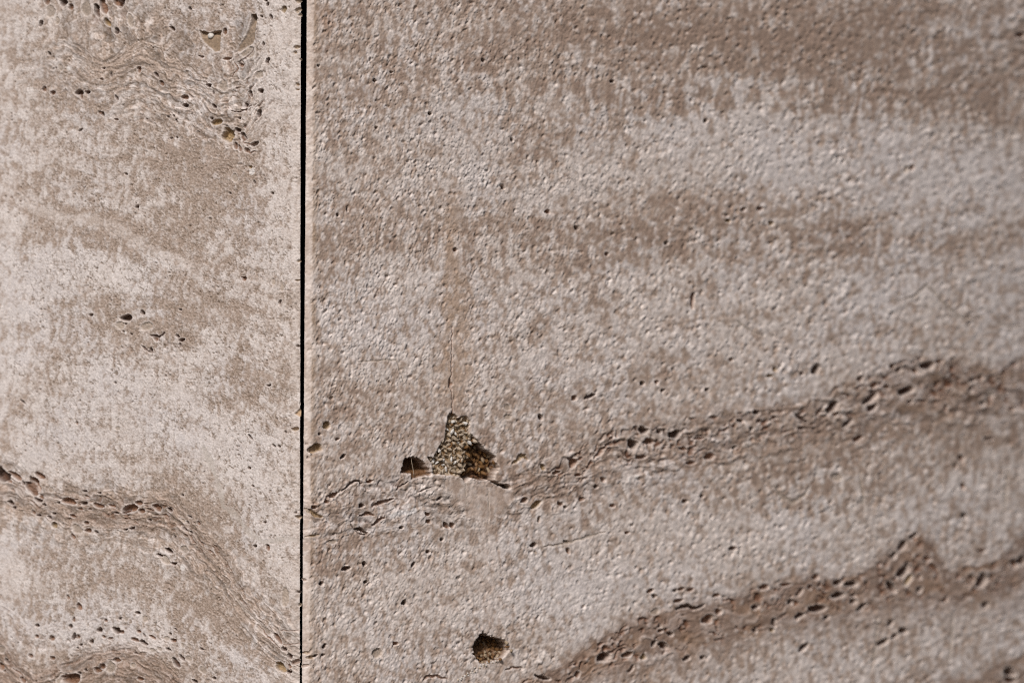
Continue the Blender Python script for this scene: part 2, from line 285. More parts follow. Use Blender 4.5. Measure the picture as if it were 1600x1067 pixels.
# broad pale (+) and tan (-) patches: x, y, rx, ry, amount
BLOBS_L = """
440 120 40 170 .45;445 330 35 90 .3;225 8 18 16 .6;15 350 22 45 .4;60 415 45 45 .5;140 425 60 28 .5;215 415 40 25 .4;40 500 45 70 .3;20 610 40 60 .25
150 600 80 60 .35;260 620 70 60 .4;120 700 100 40 .3;40 705 22 30 .6;390 730 70 60 .5;420 840 55 45 .4;345 700 40 50 .3;330 540 30 40 .3;430 540 40 60 .15
20 870 28 60 .45;110 990 110 45 .35;230 975 60 30 .4;350 1040 50 25 .2;250 895 30 25 .3;430 905 40 50 .15;160 250 60 50 .1;30 250 40 60 .15
200 120 90 60 -.3;330 60 70 40 -.35;300 250 110 50 -.35;110 60 50 60 -.15;60 360 25 25 -.45;150 370 90 22 -.35;260 380 50 25 -.3;330 300 80 60 -.25
240 510 90 35 -.4;300 460 50 40 -.25;390 600 45 25 -.5;270 580 22 18 -.4;80 560 22 50 -.25;30 640 22 22 -.4;300 790 70 40 -.4;340 850 50 60 -.4
120 800 150 28 -.35;150 885 90 35 -.2;60 920 40 40 -.2;330 960 60 60 -.35;260 940 50 30 -.2;370 940 50 50 -.2;200 1045 120 25 -.5;10 1035 30 40 -.4;400 1010 50 30 -.1
5 320 14 12 -.5;120 455 30 20 -.2;190 700 40 18 .1;5 790 30 30 -.2;20 680 18 40 -.25
"""
BLOBS_R = """
660 40 18 22 .5;705 120 14 40 .35;690 200 20 30 .3;590 80 30 40 .15;740 280 28 45 .55;650 270 25 40 .35;570 270 40 40 .15;510 230 20 25 .3;830 310 25 25 .35;920 270 35 35 .35
1180 170 30 45 .45;1210 240 50 45 .5;1080 270 60 40 .3;1260 270 50 30 .4;1400 220 50 35 .3;1500 280 60 35 .35;1570 240 30 50 .3;1430 320 60 30 .35;1540 80 40 40 .3
560 480 70 70 .3;620 430 40 40 .3;800 450 40 50 .15;830 560 70 60 .15;1050 470 100 50 .2;1250 440 100 50 .25;1420 420 90 70 .3;1180 540 80 30 .2;1560 400 40 60 .2
930 900 60 50 .45;900 960 50 35 .4;830 920 60 60 .25;690 920 70 60 .2;1100 830 80 40 .3;1250 830 80 30 .3;1450 780 80 50 .2;560 990 60 50 .15;1020 830 50 40 .3;620 1000 40 40 .2
1380 1040 60 30 .3;1180 1050 50 20 .15;1560 740 40 60 .15;640 480 30 60 .15
560 60 50 35 -.35;500 90 20 60 -.3;560 180 80 30 -.35;800 80 90 50 -.2;900 30 60 30 -.3;830 200 80 40 -.35;800 260 35 30 -.45;870 230 60 30 -.35;960 150 90 50 -.2
1050 60 120 50 -.3;1200 60 120 50 -.35;1320 60 90 50 -.35;1330 130 90 40 -.35;1450 160 120 30 -.45;1550 190 60 25 -.4;1330 230 30 40 -.2;1480 40 90 40 -.25
540 400 60 35 -.35;580 340 60 25 -.25;980 350 120 35 -.3;1100 330 60 25 -.3;1240 320 40 40 -.25;1300 370 60 60 -.15;900 420 60 40 -.1;600 640 90 50 -.2;510 620 30 60 -.2
850 770 120 30 -.2;1150 720 140 30 -.35;1300 690 80 40 -.35;1500 650 100 40 -.5;1250 760 50 40 -.2;560 870 70 30 -.2;1000 380 60 20 -.15;500 830 30 60 -.25;1570 150 60 60 -.15
"""


def pl(text, n):
    out = []
    for q in text.replace('\n', ';').split(';'):
        q = q.split()
        if q:
            out.append(tuple([float(v) for v in q[:n]] + q[n:]))
    return out


def curve(pts, x):
    xs = np.array([p[0] for p in pts], F32); ys = np.array([p[1] for p in pts], F32)
    return np.interp(x, xs, ys).astype(F32)


def poly_sd(pts, x, y):
    """signed distance to a polygon, negative inside"""
    d = np.full(x.shape, 1e9, F32); inside = np.zeros(x.shape, bool)
    n = len(pts)
    for i in range(n):
        ax, ay = pts[i]; bx, by = pts[(i + 1) % n]
        ex, ey = bx - ax, by - ay
        t = np.clip(((x - ax) * ex + (y - ay) * ey) / (ex * ex + ey * ey), 0, 1)
        d = np.minimum(d, (x - ax - t * ex) ** 2 + (y - ay - t * ey) ** 2)
        c = ((ay > y) != (by > y)) & (x < (bx - ax) * (y - ay) / ((by - ay) or 1e-9) + ax)
        inside ^= c
    d = np.sqrt(d)
    return np.where(inside, -d, d)


def line_d(pts, x, y):
    d = np.full(x.shape, 1e9, F32); al = np.zeros(x.shape, F32)
    n = len(pts) - 1
    for i in range(n):
        ax, ay = pts[i]; bx, by = pts[i + 1]
        ex, ey = bx - ax, by - ay
        t = np.clip(((x - ax) * ex + (y - ay) * ey) / (ex * ex + ey * ey), 0, 1)
        q = (x - ax - t * ex) ** 2 + (y - ay - t * ey) ** 2
        m = q < d
        d = np.where(m, q, d); al = np.where(m, (i + t) / n, al)
    return np.sqrt(d), al


WHITE = srgb('DDD4D0'); CREAM = srgb('D8CCC5'); TAN = srgb('B09D90'); BROWN = srgb('957E70'); LILAC = srgb('D4CCCA')
DIRT = srgb('7A6858'); RUST = srgb('9A7458')
KIND = {'d': srgb('543727'), 'b': srgb('7C5B46'), 'a': srgb('927A58'), 'g': srgb('A39689'), 's': srgb('6A5442')}
DEPTH = {'d': 2.6, 'b': 1.7, 'a': 1.5, 'g': 0.42, 's': 2.0}


class Slab:
    """height field of one stone face over a grid of columns along the slab and rows up it"""

    def __init__(self, plane, s_edge, cols, rows, side, bow=0.0):
        self.pl = plane; self.side = side
        # cols: distances from the joint edge, rows: heights (units), edge leans with height
        z = rows[:, None].astype(np.float64); s = cols[None, :].astype(np.float64) + s_edge(rows)[:, None]
        self.s_loc = np.broadcast_to(cols[None, :], s.shape).astype(F32)
        S = s * MM
        if bow:      # slight convex bow added so the face dims along its length
            th = math.atan2(plane.d[1], plane.d[0])
            a = th + bow * S
            self.X = XC + (np.sin(a) - math.sin(th)) / bow; self.Y = (math.cos(th) - np.cos(a)) / bow
            self.N = (np.sin(a), -np.cos(a))
        else:
            self.X = XC + S * plane.d[0]; self.Y = S * plane.d[1]
            self.N = (np.full(s.shape, plane.n[0]), np.full(s.shape, plane.n[1]))
        self.Z = np.broadcast_to(ZC + z * MM, s.shape)
        self.U = (800 + FPX * self.X / (self.Y + DIST)).astype(F32)
        self.V = (533.5 - FPX * (self.Z - ZC) / (self.Y + DIST)).astype(F32)
        self.h = np.zeros(s.shape, F32); self.rgb = np.zeros(s.shape + (3,), F32)
        self.own = np.zeros(s.shape, np.int32); self.parts = [('face', None, None)]
        self.pitted = np.zeros(s.shape, F32)

    def at(self, x, y, h):
        w = self.window(x - 1, y - 1, x + 1, y + 1)
        k = ((self.U[w] - x) ** 2 + (self.V[w] - y) ** 2).argmin()
        g = lambda q: float(q[w].ravel()[k])
        nx, ny = g(self.N[0]), g(self.N[1])
        return Vector((g(self.X) + nx * h * MM, g(self.Y) + ny * h * MM, g(self.Z)))

    def part(self, name, parent=None, label=None):
        self.parts.append((name, parent, label)); return len(self.parts) - 1

    def window(self, x0, y0, x1, y1):
        u = self.U[self.U.shape[0] // 2]
        c = np.nonzero((u > x0 - 4) & (u < x1 + 4))[0]
        if not len(c):
            return None
        v = self.V[:, c[len(c) // 2]]
        r = np.nonzero((v > y0 - 4) & (v < y1 + 4))[0]
        if not len(r):
            return None
        return slice(r[0], r[-1] + 1), slice(c[0], c[-1] + 1)

    def sink(self, w, t, depth, colr, stain=0.9, rim=0.0, rimmask=None):
        """lower a window by depth where t = 1 and stain it"""
        self.h[w] = self.h[w] * (1 - 0.7 * np.minimum(t, 1)) - depth * t
        k = np.clip(t * 2.6, 0, 1)[..., None] * stain
        self.rgb[w] = self.rgb[w] * (1 - k) + colr * k
        self.pitted[w] = np.maximum(self.pitted[w], t)
        if rim and rimmask is not None:
            q = (rim * rimmask)[..., None]
            self.rgb[w] = self.rgb[w] * (1 - q) + CREAM * 1.02 * q

    def pit(self, x, y, a, b, ang, kind, seed, bands):
        a, b = a * 1.2 + .2, max(b * 1.32, 1.5) + .1
        m = max(a, b) * 1.7 + 2
        w = self.window(x - m, y - m, x + m, y + m)
        if w is None:
            return
        u, v = self.U[w] - x, self.V[w] - y
        ca, sa = math.cos(R(ang)), math.sin(R(ang))
        p = (u * ca + v * sa) / a; q = (-u * sa + v * ca) / b
        bend = ((seed * 37) % 11 - 5) * 0.05
        q = q + bend * (p * p - 0.4)
        rr = np.sqrt(p * p + q * q + 1e-6)
        wob = gn(u / (a * .8 + 2) + seed * 3.7, v / (a * .8 + 2) + seed * 1.3, 5) * 0.32 + gn(u / 2.6 + seed, v / 2.6, 9) * 0.10
        # lens shaped: pointed at both ends when long
        rr = rr + np.clip(a / b - 1.4, 0, 1.2) * 0.16 * np.abs(p) ** 3
        rr = rr + wob
        soft = 0.32 if min(a, b) > 2.2 else 0.55
        t = sst(1.16, 1.16 - soft, rr)
        dep = DEPTH[kind] * (min(a, b) ** 0.75) * 1.25 + (1.2 if kind != 'g' else 0.3)
        jit = 0.8 + 0.45 * ((seed * 53) % 17) / 17
        floor = 1 + 0.22 * gn(u / 3.1 + seed, v / 3.1, 21)
        c = KIND[kind] * jit
        if kind == 'g':
            c = mix(c, TAN, 0.35)
        tex = 1 + 0.25 * gn(u / 2.4, v / 2.4 + seed, 23)
        rim = sst(1.7, 1.2, rr) * (1 - t)
        self.sink(w, t * floor, min(dep, 16) * jit, c * tex[..., None], 0.92 if kind != 'g' else 0.8, 0.6 if kind != 's' else 0.2, rim)
        if max(a, b) >= 3.4:
            par = None
            own = self.own[w]
            sel = t > 0.4
            if not sel.any():
                return
            par_ids = own[sel]
            par = int(np.bincount(par_ids).argmax())
            if self.parts[par][0] not in ('porous_band', 'pale_vein'):
                par = None
            k = self.part('pit', par)
            own[sel] = k

    def groove(self, pts, hw, kind, seed, depth=None, name=None, label=None, taper=True):
        xs = [p[0] for p in pts]; ys = [p[1] for p in pts]
        w = self.window(min(xs) - 6, min(ys) - 6, max(xs) + 6, max(ys) + 6)
        if w is None:
            return
        u, v = self.U[w], self.V[w]
        d, al = line_d(pts, u + 1.5 * gn(u / 7, v / 7, seed), v + 1.5 * gn(u / 7, v / 7, seed + 9))
        ww = hw * (.1 + .95 * al) if taper == 'crack' else hw * (1.15 - 0.75 * np.abs(2 * al - 1) ** 2)
        ww = ww * (1 + 0.4 * gn(u / 4, v / 4, seed + 3))
        t = sst(ww + 0.7, np.maximum(ww - 0.7, 0.05), d)
        t2 = t * (1 + 0.2 * gn(u / 3, v / 3, seed))
        c = KIND[kind] * (1 + 0.25 * gn(u / 2.4, v / 2.4, 23))[..., None]
        rim = sst(ww + 2.6, ww + 0.9, d) * (1 - t)
        self.sink(w, t2, depth or (DEPTH[kind] * hw + 0.8), c, 0.85 if kind != 'g' else 0.6, 0.4, rim)
        sel = t > 0.45
        if sel.sum() > 20:
            own = self.own[w]
            par = int(np.bincount(own[sel]).argmax())
            if self.parts[par][0] not in ('porous_band',):
                par = None
            own[sel] = self.part(name or 'groove', par, label)

    def hole(self, pts, depth, colr, name, label, edge=2.2, floor_fn=None, rag=1.3):
        xs = [p[0] for p in pts]; ys = [p[1] for p in pts]
        w = self.window(min(xs) - 8, min(ys) - 8, max(xs) + 8, max(ys) + 8)
        u, v = self.U[w], self.V[w]
        d = poly_sd(pts, u, v) + rag * (gn(u / 4.2, v / 4.2, 41) + .5 * gn(u / 1.9, v / 1.9, 42))
        t = sst(0.5, -edge, d)
        dep = depth * (1 + 0.25 * gn(u / 6, v / 6, 43) + 0.12 * gn(u / 2.6, v / 2.6, 44))
        if floor_fn:
            dep = dep * floor_fn(u, v, d)
        colr = colr(u, v) if callable(colr) else colr
        cc = colr * (1 + 0.3 * gn(u / 3.2, v / 3.2, 45))[..., None]
        rim = sst(3.2, 0.8, d) * (1 - t)
        self.sink(w, t, dep, cc, 0.95, 0.5, rim)
        k = self.part(name, None, label)
        own = self.own[w]; own[t > 0.45] = k
        return k


def blobs(text, u, v, wu, wv):
    f = np.zeros(u.shape, F32)
    for x, y, rx, ry, a in pl(text, 5):
        f += F32(a) * np.exp(-(((u + wu - x) / rx) ** 2 + ((v + wv - y) / ry) ** 2) * F32(0.9))
    return f


def strata(curves, u, v, gaps):
    phi = np.zeros(u.shape, F32)
    cs = [curve(c, u) for c in curves]
    psi = np.full(u.shape, -1, F32) + (v - cs[0] + 300) / 300
    psi = np.minimum(psi, 0)
    for k in range(len(cs) - 1):
        t = np.clip((v - cs[k]) / np.maximum(cs[k + 1] - cs[k], 8), 0, 1)
        psi = psi + t
        phi = phi + t * gaps[k]
    return psi, phi


def tone(*layers):
    return np.stack(layers, -1)


def lerp3(a, b, t):
    return a + (b - a) * t[..., None]


# ------------------------------------------------------------------ left stone: honed, seen almost in the light
def design_left(S):
    U, V = S.U, S.V
    wu = 14 * gn(U / 60, V / 60, 1) + 5 * gn(U / 17, V / 17, 2); wv = 14 * gn(U / 60, V / 60, 3) + 7 * gn(U / 17, V / 17, 4)
    psi, phi = strata(CURVES_L, U + 0.5 * wu, V + 0.5 * wv, (290, 190, 190, 64, 170, 90))
    streak = gn((U + .6 * wu) / 9, (V + wv) / 46, 6) + 0.6 * gn((U + .4 * wu) / 4.6, V / 24, 7)
    n60 = fbm(U / 70, V / 55, 3, 10)
    w = 0.52 + blobs(BLOBS_L, U, V, wu, wv + 12 * streak) * .68 + 0.12 * n60 + 0.13 * streak
    A, B = .8 * U + .6 * V, .8 * V - .6 * U
    n12 = gn(A / 12, B / 13, 13); n5 = gn(A / 5.2, B / 5.8, 14); n3 = gn((.5 * U - .87 * V) / 2.8, (.87 * U + .5 * V) / 2.8, 15)
    n22 = gn(U / 24, V / 28, 16)
    dr = gn((U + .5 * wu + .12 * V + 3 * n12) / 6.5, (V + .5 * wv) / 22, 19)
    w = w + 0.14 * n22 + .1 * n12 + .18 * gn(U / 150, phi / 24, 81) + .14 * gn(U / 80, phi / 10, 82)
    dr2 = gn((U + 4 * n12 - .15 * V) / 4.2, (V + 4 * n5) / 13, 84)
    wm = .68 * sst(0.12, 0.9, w + 0.14 * n12 + 0.3 * dr + 0.2 * n5 + .14 * n3) + .32 * sst(-.24, .24, (w - .5) * .9 + .26 * dr + .42 * dr2 + .24 * n5 + .1 * n12)
    cool = sst(-.3, .8, gn(U / 90, V / 90, 17) + blobs("100 985 140 45 .9;40 560 80 120 .6;240 650 90 70 .5;425 850 50 20 1;40 440 60 50 .8", U, V, 0, 0))
    pale = lerp3(np.broadcast_to(CREAM, U.shape + (3,)), np.broadcast_to(LILAC * 1.04, U.shape + (3,)), 0.25 + 0.65 * cool)
    pale = lerp3(pale, np.broadcast_to(CREAM * 1.04, U.shape + (3,)), sst(380, 450, U) * 0.7)
    rgb = lerp3(np.broadcast_to(TAN, U.shape + (3,)).copy(), pale, wm)
    # brown layers
    band1 = sst(2.94, 3.06, psi) * sst(3.98, 3.7, psi) * sst(420, 250, U + 0.0 * V)
    band2 = sst(4.93, 5.12, psi) * sst(6.2, 5.8, psi)
    bn = 0.5 + 0.5 * gn(U / 26, V / 12, 18)
    rgb = lerp3(rgb, np.broadcast_to(BROWN * 1.04, U.shape + (3,)), np.clip(band1 * (0.25 + .35 * bn) + band2 * (0.45 + .4 * bn), 0, 1))
    # thin laminae that follow the layers
    ph = phi + 5 * gn(U / 26, V / 26, 31) + 2.5 * gn(U / 11, V / 11, 33)
    lam = gn(U / 46 + 9, ph / 7.5, 32) + 0.8 * gn(U / 26, ph / 3.8, 34)
    lthread = sst(0.13, 0.0, np.abs(gn(U / 34, ph / 6.2, 35))) + .7 * sst(0.15, 0.0, np.abs(gn(U / 22, ph / 3.9, 36)))
    lamw = np.clip(sst(2.75, 3.1, psi) * sst(4.3, 3.8, psi) + band2 * 1.0 + 0.25 * sst(4.5, 5.0, psi) + 0.9 * sst(330, 380, U) * sst(.45, .75, blobs("375 120 45 130 1", U, V, 0, 0))
                   + blobs("215 95 120 80 1.1;150 40 60 50 .6;330 150 80 70 .8;440 1020 50 60 .5", U, V, 0, 0), 0, 1)
    rgb *= np.clip(1 + 0.6 * lam * lamw, .55, 1.3)[..., None]
    # porous tan fabric: branching dark threads and grains
    v1 = np.abs(gn((U + 3 * n5) / 5.2, (V + 3 * n3) / 5.6, 51)); v2 = np.abs(gn((U + 2 * n5) / 3.4, V / 3.6, 52))
    thread = sst(0.17, 0.0, v1) * 0.85 + sst(0.2, 0.0, v2) * 0.6
    loose = np.clip(1.25 - wm, 0, 1) * (0.68 + 0.6 * gn(U / 24, V / 24, 53)) + 0.16
    loose = loose * sst(-40, 120, U) * 0.8 + loose * 0.2
    th = np.clip(thread * np.clip(loose, 0, 1) * (1 - .6 * lamw) + lthread * (.2 * np.clip(loose, 0, 1) + .65 * lamw), 0, 1)
    # pale crystal cells with dark outlines
    f1, f2, cr = worley((U + 5 * n12 + 3 * n5) / 8.0, (V + 6 * n22 + 5 * n12 + 3 * n5) / 15.0, 3, 1.0)
    e = f2 - f1
    cellw = sst(0.42, 0.8, w + .12 * n12) * sst(0.0, 0.6, gn(U / 38, V / 38, 55) + 0.1 + blobs("160 430 100 36 1.3;300 570 80 60 .6;400 710 70 60 .7;130 580 60 40 .4", U, V, 0, 0))
    net = sst(0.13, 0.02, e + .06 * n3) * cellw * sst(-.15, .35, gn(U / 10, V / 12, 56))
    rgb = lerp3(rgb, rgb * 0 + WHITE * 1.06, 0.7 * cellw * sst(0.12, 0.4, e))
    k1_, k2_, kr = worley((U + 3 * n12 + 2 * n5) / 7.0, (V + 5 * n22 + 3 * n5) / 17.0, 13, 1.0)
    fleck = sst(.05, .28, k2_ - k1_ + .08 * n3) * sst(.45, .75, kr) * sst(.38, .75, w + .15 * n12)
    rgb = lerp3(rgb, np.broadcast_to(WHITE * 1.12, U.shape + (3,)), .6 * fleck)
    grit = sst(.18, .6, gn((U + n5) / 2.3, (V + n12) / 2.6, 83)) * np.clip(loose, 0, 1)
    dark = np.clip(.6 * grit + th * 1.05 + net * 1.05, 0, 1)
    rgb = lerp3(rgb, np.broadcast_to(DIRT, U.shape + (3,)), dark * 0.85)
    # grains
    rgb *= (1 + 0.12 * n3 + 0.06 * n5 + 0.12 * gn(U / 1.8, V / 1.8, 57))[..., None]
    # pin holes
    g1, _, q1 = worley((U + 3 * n12 + 2 * n3) / 6.5, (V + 3 * n5) / 6.5, 5); g2, _, q2 = worley(U / 13 + .3, V / 13, 8)
    hole = np.maximum(sst(0.22, 0.08, g1 - .1 * (q1 - .5)) * (q1 > 0.72), sst(0.15, 0.06, g2) * (q2 > 0.6))
    hole *= sst(-.2, .5, gn(U / 40, V / 40, 58) + .05) * sst(-.3, .2, n5 + .1)
    rgb = lerp3(rgb, np.broadcast_to(KIND['s'], U.shape + (3,)), hole * 0.75)
    ridge = sst(.25, .5, n3 + .4 * n5) * (1 - wm) * 0.3
    rgb = lerp3(rgb, rgb * 0 + CREAM * 1.05, ridge)
    h = -1.3 * th - .6 * grit - 1.0 * net - 2.4 * hole + 0.3 * n5 * (1.3 - wm) + 0.3 * n3 + 0.6 * n60 + 1.0 * lam * lamw
    # pale smooth vein, grey vein
    d, al = line_d([(40, 325), (90, 337), (130, 344), (190, 362), (240, 390), (270, 404), (310, 424)], U + wu * .4, V + wv * .5)
    t = sst(11, 4, d) * (0.6 + .4 * gn(U / 20, V / 20, 60))
    rgb = lerp3(rgb, np.broadcast_to(CREAM * 1.06, U.shape + (3,)), np.clip(t, 0, 1) * .5); h *= 1 - 0.6 * np.clip(t, 0, 1)
    k1 = S.part('pale_vein', None, 'smooth cream vein sloping down to the right across the slab'); S.own[t > 0.35] = k1
    d, al = line_d([(318, 700), (328, 720), (336, 742), (344, 770), (348, 792), (362, 797), (374, 810), (392, 832), (410, 845), (428, 846), (445, 842), (470, 850)], U + wu * .2, V + wv * .2)
    ww = 2.6 + 2.2 * np.sin(al * 17) ** 2
    t = sst(ww + 1.4, ww - 1, d)
    rgb = lerp3(rgb, np.broadcast_to(srgb('BFB5AC'), U.shape + (3,)), t * .55); h = h * (1 - .6 * t) - .4 * t
    k2 = S.part('pale_vein', None, 'thin grey vein curving down to the joint'); S.own[t > 0.5] = k2
    m = (psi > 2.98 + 0.03 * n12) & (psi < 3.85 + .05 * n12) & (U < 420)
    S.own[m] = S.part('porous_band', None, 'brown porous layer with lens shaped pits falling to the right')
    m = (psi > 5.0 + 0.03 * n12) & (psi < 6.2) & (U < 400)
    S.own[m] = S.part('porous_band', None, 'dark tan layer arching along the lower edge')
    pw = np.clip(sst(2.97, 3.05, psi) * sst(3.75, 3.5, psi) * sst(430, 380, U) + .5 * band2 + .35 * sst(4.55, 4.8, psi) * sst(5.1, 4.95, psi) + blobs('380 150 38 120 1;270 165 110 40 .5;150 15 90 30 .8;442 1010 32 45 .8;250 530 60 25 .6', U, V, wu, wv), 0, 1) * sst(-.35, .25, n22)
    # pores strung out along the layers of the porous bands
    fx, _, fr = worley((U + 5 * n12) / 19, (ph + 2 * n5) / 6.5, 71); fy, _, gr = worley((U + 3 * n12) / 9, (ph + n5) / 4.2, 72)
    pore = np.maximum(sst(.40, .2, fx + .12 * n5) * (fr > .62), .8 * sst(.36, .16, fy + .1 * n3) * (gr > .68))
    pore = pore * pw
    h = h - 3.0 * pore; rgb = lerp3(rgb, np.broadcast_to(KIND['b'] * .85, U.shape + (3,)), pore * .8)
    S.h, S.rgb = h.astype(F32), rgb.astype(F32)
    # traced openings
    S.hole(FLASK, 9, srgb('8F7C6A'), 'cavity', 'flask shaped cavity with a beige floor', 1.6,
           lambda u, v, d: 0.38 + 1.3 * sst(46, 27, v), .35)
    S.hole(NOTCH, 6, srgb('96806A'), 'cavity', 'notched cavity holding a small white nodule', 1.4,
           lambda u, v, d: 0.3 + 1.3 * sst(60, 51, v), .8)
    S.hole(AMBER_CHIP, 3.5, srgb('B98F55'), 'resin_chip', 'amber resin chip at the joint', 1.2, rag=.3)
    for i, (x, y, a, b, an, kd) in enumerate(pl(PITS_L, 5)):
        S.pit(x, y, a, b, an, kd, i + 1, None)
    for i, (p, hw, kd) in enumerate(LINES_L):
        S.groove(p, hw, kd, 70 + i)
    # white specks
    for x, y, r in ((107, 107, 3), (393, 268, 4.5), (285, 886, 4), (196, 520, 2)):
        wnd = S.window(x - 8, y - 8, x + 8, y + 8)
        dd = np.hypot(S.U[wnd] - x, (S.V[wnd] - y) * .8)
        tt = sst(r + .8, r - .8, dd)[..., None] * .8
        S.rgb[wnd] = S.rgb[wnd] * (1 - tt) + srgb('E6E0DC') * tt
    # bevel along the joint
    sl = S.s_loc
    bev = np.clip(13 - sl, 0, None)
    S.h -= np.where(sl < 13, bev * math.tan(R(19)), 0).astype(F32)
    S.rgb = lerp3(S.rgb, S.rgb * .6 + .4 * CREAM * 1.05, sst(15, 10, sl) * .7) * np.array([.962, .953, .942], F32)
    S.own[(sl < 13) & (S.own == 0)] = S.part('chamfered_edge', None, 'narrow cream chamfer beside the dark joint')


# ------------------------------------------------------------------ right stone: brushed and pitted, light grazing it
def design_right(S):
    U, V = S.U, S.V
    wu = 16 * gn(U / 70, V / 70, 101) + 5 * gn(U / 18, V / 18, 102); wv = 16 * gn(U / 70, V / 70, 103) + 7 * gn(U / 18, V / 18, 104)
    psi, phi = strata(CURVES_R, U + 0.4 * wu, V + 0.55 * wv + 5 * gn(U / 13, V / 13, 105), (390, 390, 96, 250, 76, 90))
    far = sst(560, 1350, U)
    streak = gn((U + .6 * wu) / 11, (V + wv) / 60, 106) + 0.6 * gn((U + .4 * wu) / 5.6, V / 30, 107)
    n60 = fbm(U / 80, V / 55, 3, 110)
    w = 0.45 + blobs(BLOBS_R, U, V, wu, wv + 18 * streak) * .5 + 0.1 * n60 + 0.2 * streak
    vv = V + 1.3 * wv + 34 * streak + 22 * gn(U / 170, V / 200, 186) - .02 * (U - 900)
    w = w + np.interp(vv, (-60, 50, 125, 175, 260, 310, 345, 400, 460, 560, 640, 700, 790, 880, 950, 1030, 1120),
                      (-.1, -.2, -.16, .14, .24, .06, -.2, -.08, .1, .12, 0, -.1, .05, .16, .1, 0, .1)).astype(F32) * .72 * sst(500, 760, U)
    A, B = .8 * U + .6 * V, .8 * V - .6 * U
    n12 = gn(A / 12, B / 13, 113); n5 = gn(A / 5.2, B / 5.6, 114); n3 = gn((.5 * U - .87 * V) / 2.9, (.87 * U + .5 * V) / 2.9, 115); n9 = gn((.6 * U - .8 * V) / 8.6, (.8 * U + .6 * V) / 8.6, 116)
    n22 = gn(U / 25, V / 28, 120)
    dr = gn((U + .5 * wu + .1 * V + 3 * n12) / 8, (V + .5 * wv) / 30, 121)
    w = w + .14 * n22 + .08 * n12 + .15 * gn(U / 240, phi / 34, 183) + .1 * gn(U / 120, phi / 13, 184)
    dr2 = gn((U + 4 * n12 - .12 * V) / (5 + 2.5 * far), (V + 4 * n5) / (13 + 8 * far), 185)
    wm = .45 * sst(0.1, 0.9, w + 0.14 * n12 + 0.2 * n5 + .2 * n9 + .3 * dr + .1 * n3) + .55 * sst(-.24, .24, (w - .46) * .9 + .26 * dr + .44 * dr2 + .26 * n9 + .12 * n12 + .12 * n5 * (1 - far))
    cool = sst(-.4, .7, gn(U / 110, V / 110, 117) + blobs("560 470 80 80 .7;1230 200 90 80 .8;1450 300 150 70 .9;900 930 60 60 .7;1420 430 120 80 .7;740 280 30 50 .7;660 40 20 20 .8", U, V, 0, 0))
    pale = lerp3(np.broadcast_to(CREAM * .97, U.shape + (3,)), np.broadcast_to(LILAC * 1.04, U.shape + (3,)), 0.2 + 0.7 * cool)
    tan = lerp3(np.broadcast_to(TAN, U.shape + (3,)), np.broadcast_to(BROWN, U.shape + (3,)), sst(.42, .05, w) * .6)
    rgb = lerp3(tan, pale, wm)
    ph = phi + 6 * gn(U / 30, V / 30, 131) + 2.5 * gn(U / 12, V / 12, 133)
    lam = gn(U / 60 + 9, ph / 9, 132) + 0.8 * gn(U / 34, ph / 4.4, 134)
    lthread = sst(0.13, 0.0, np.abs(gn(U / 44, ph / 7, 135))) + .7 * sst(0.15, 0.0, np.abs(gn(U / 26, ph / 4.2, 136)))
    band1 = sst(1.94, 2.09, psi) * sst(3.1, 2.4, psi) * (0.45 + .55 * sst(760, 900, U))
    band2 = sst(3.91, 4.12, psi + .03 * n12) * sst(5.4, 4.5, psi)
    band3 = sst(5.93, 6.02, psi)
    bn = 0.5 + 0.5 * gn(U / 34, V / 14, 118)
    bw = np.clip(band1 * (0.1 + .3 * bn - .3 * lam + .35 * sst(1250, 1450, U)) + band2 * (0.68 + .35 * bn - .22 * lam) + band3 * .8, 0, 1)
    bcol = lerp3(np.broadcast_to(BROWN, U.shape + (3,)), np.broadcast_to(srgb('9E8069'), U.shape + (3,)), sst(-.2, .6, gn(U / 50, V / 30, 119)) * .7)
    rgb = lerp3(rgb, bcol, bw)
    rust = blobs("505 30 14 14 1;480 130 12 10 .8;1000 560 12 6 .5;780 560 10 40 .3;1100 640 60 12 .4;800 740 30 30 .35;940 1030 40 20 .5", U, V, wu * .3, wv * .3)
    rgb = lerp3(rgb, np.broadcast_to(RUST * 1.15, U.shape + (3,)), np.clip(rust, 0, 1) * .35)
    lamw = np.clip(sst(1.95, 2.06, psi) * sst(3.15, 2.6, psi) * 0.9 + .5 * band2, 0, 1)
    # filler: smooth resin mortar under the cavity and along the old crack
    fill = sst(26, 8, np.abs(U + .5 * wu - 712) + np.clip(430 - V, 0, 90) * .35 + np.clip(V - 640, 0, 90) * .6) * sst(300, 480, V) * .7
    fpoly = [(690, 744), (722, 748), (745, 752), (775, 759), (798, 768), (800, 780), (785, 795), (768, 812), (755, 822), (738, 812), (722, 796), (706, 776)]
    fd = poly_sd(fpoly, U + .5 * wu, V + .5 * wv)
    patch = sst(9, -9, fd + 4 * n12 + 3 * n22)
    strip = sst(20, 5, np.abs(U + .5 * wu - 764 - .01 * (V - 800))) * sst(790, 830, V) * sst(1000, 960, V) * .55
    smooth = np.clip(np.maximum(np.maximum(fill, patch), strip), 0, 1)
    rgb = lerp3(rgb, np.broadcast_to(srgb('C4B0A3'), U.shape + (3,)) * (1 + .06 * n12 + .05 * n22)[..., None], np.maximum(np.maximum(patch * .4, strip * .5), 0))
    stain = sst(36, 2, np.abs(U + 1.2 * wu - 710 - 9 * dr) * (1 + .25 * sst(480, 330, V))) * sst(240, 400, V) * sst(660, 600, V)
    rgb = lerp3(rgb, np.broadcast_to(srgb('B69E8B'), U.shape + (3,)), stain * .8)
    lamw = lamw * (1 - smooth)
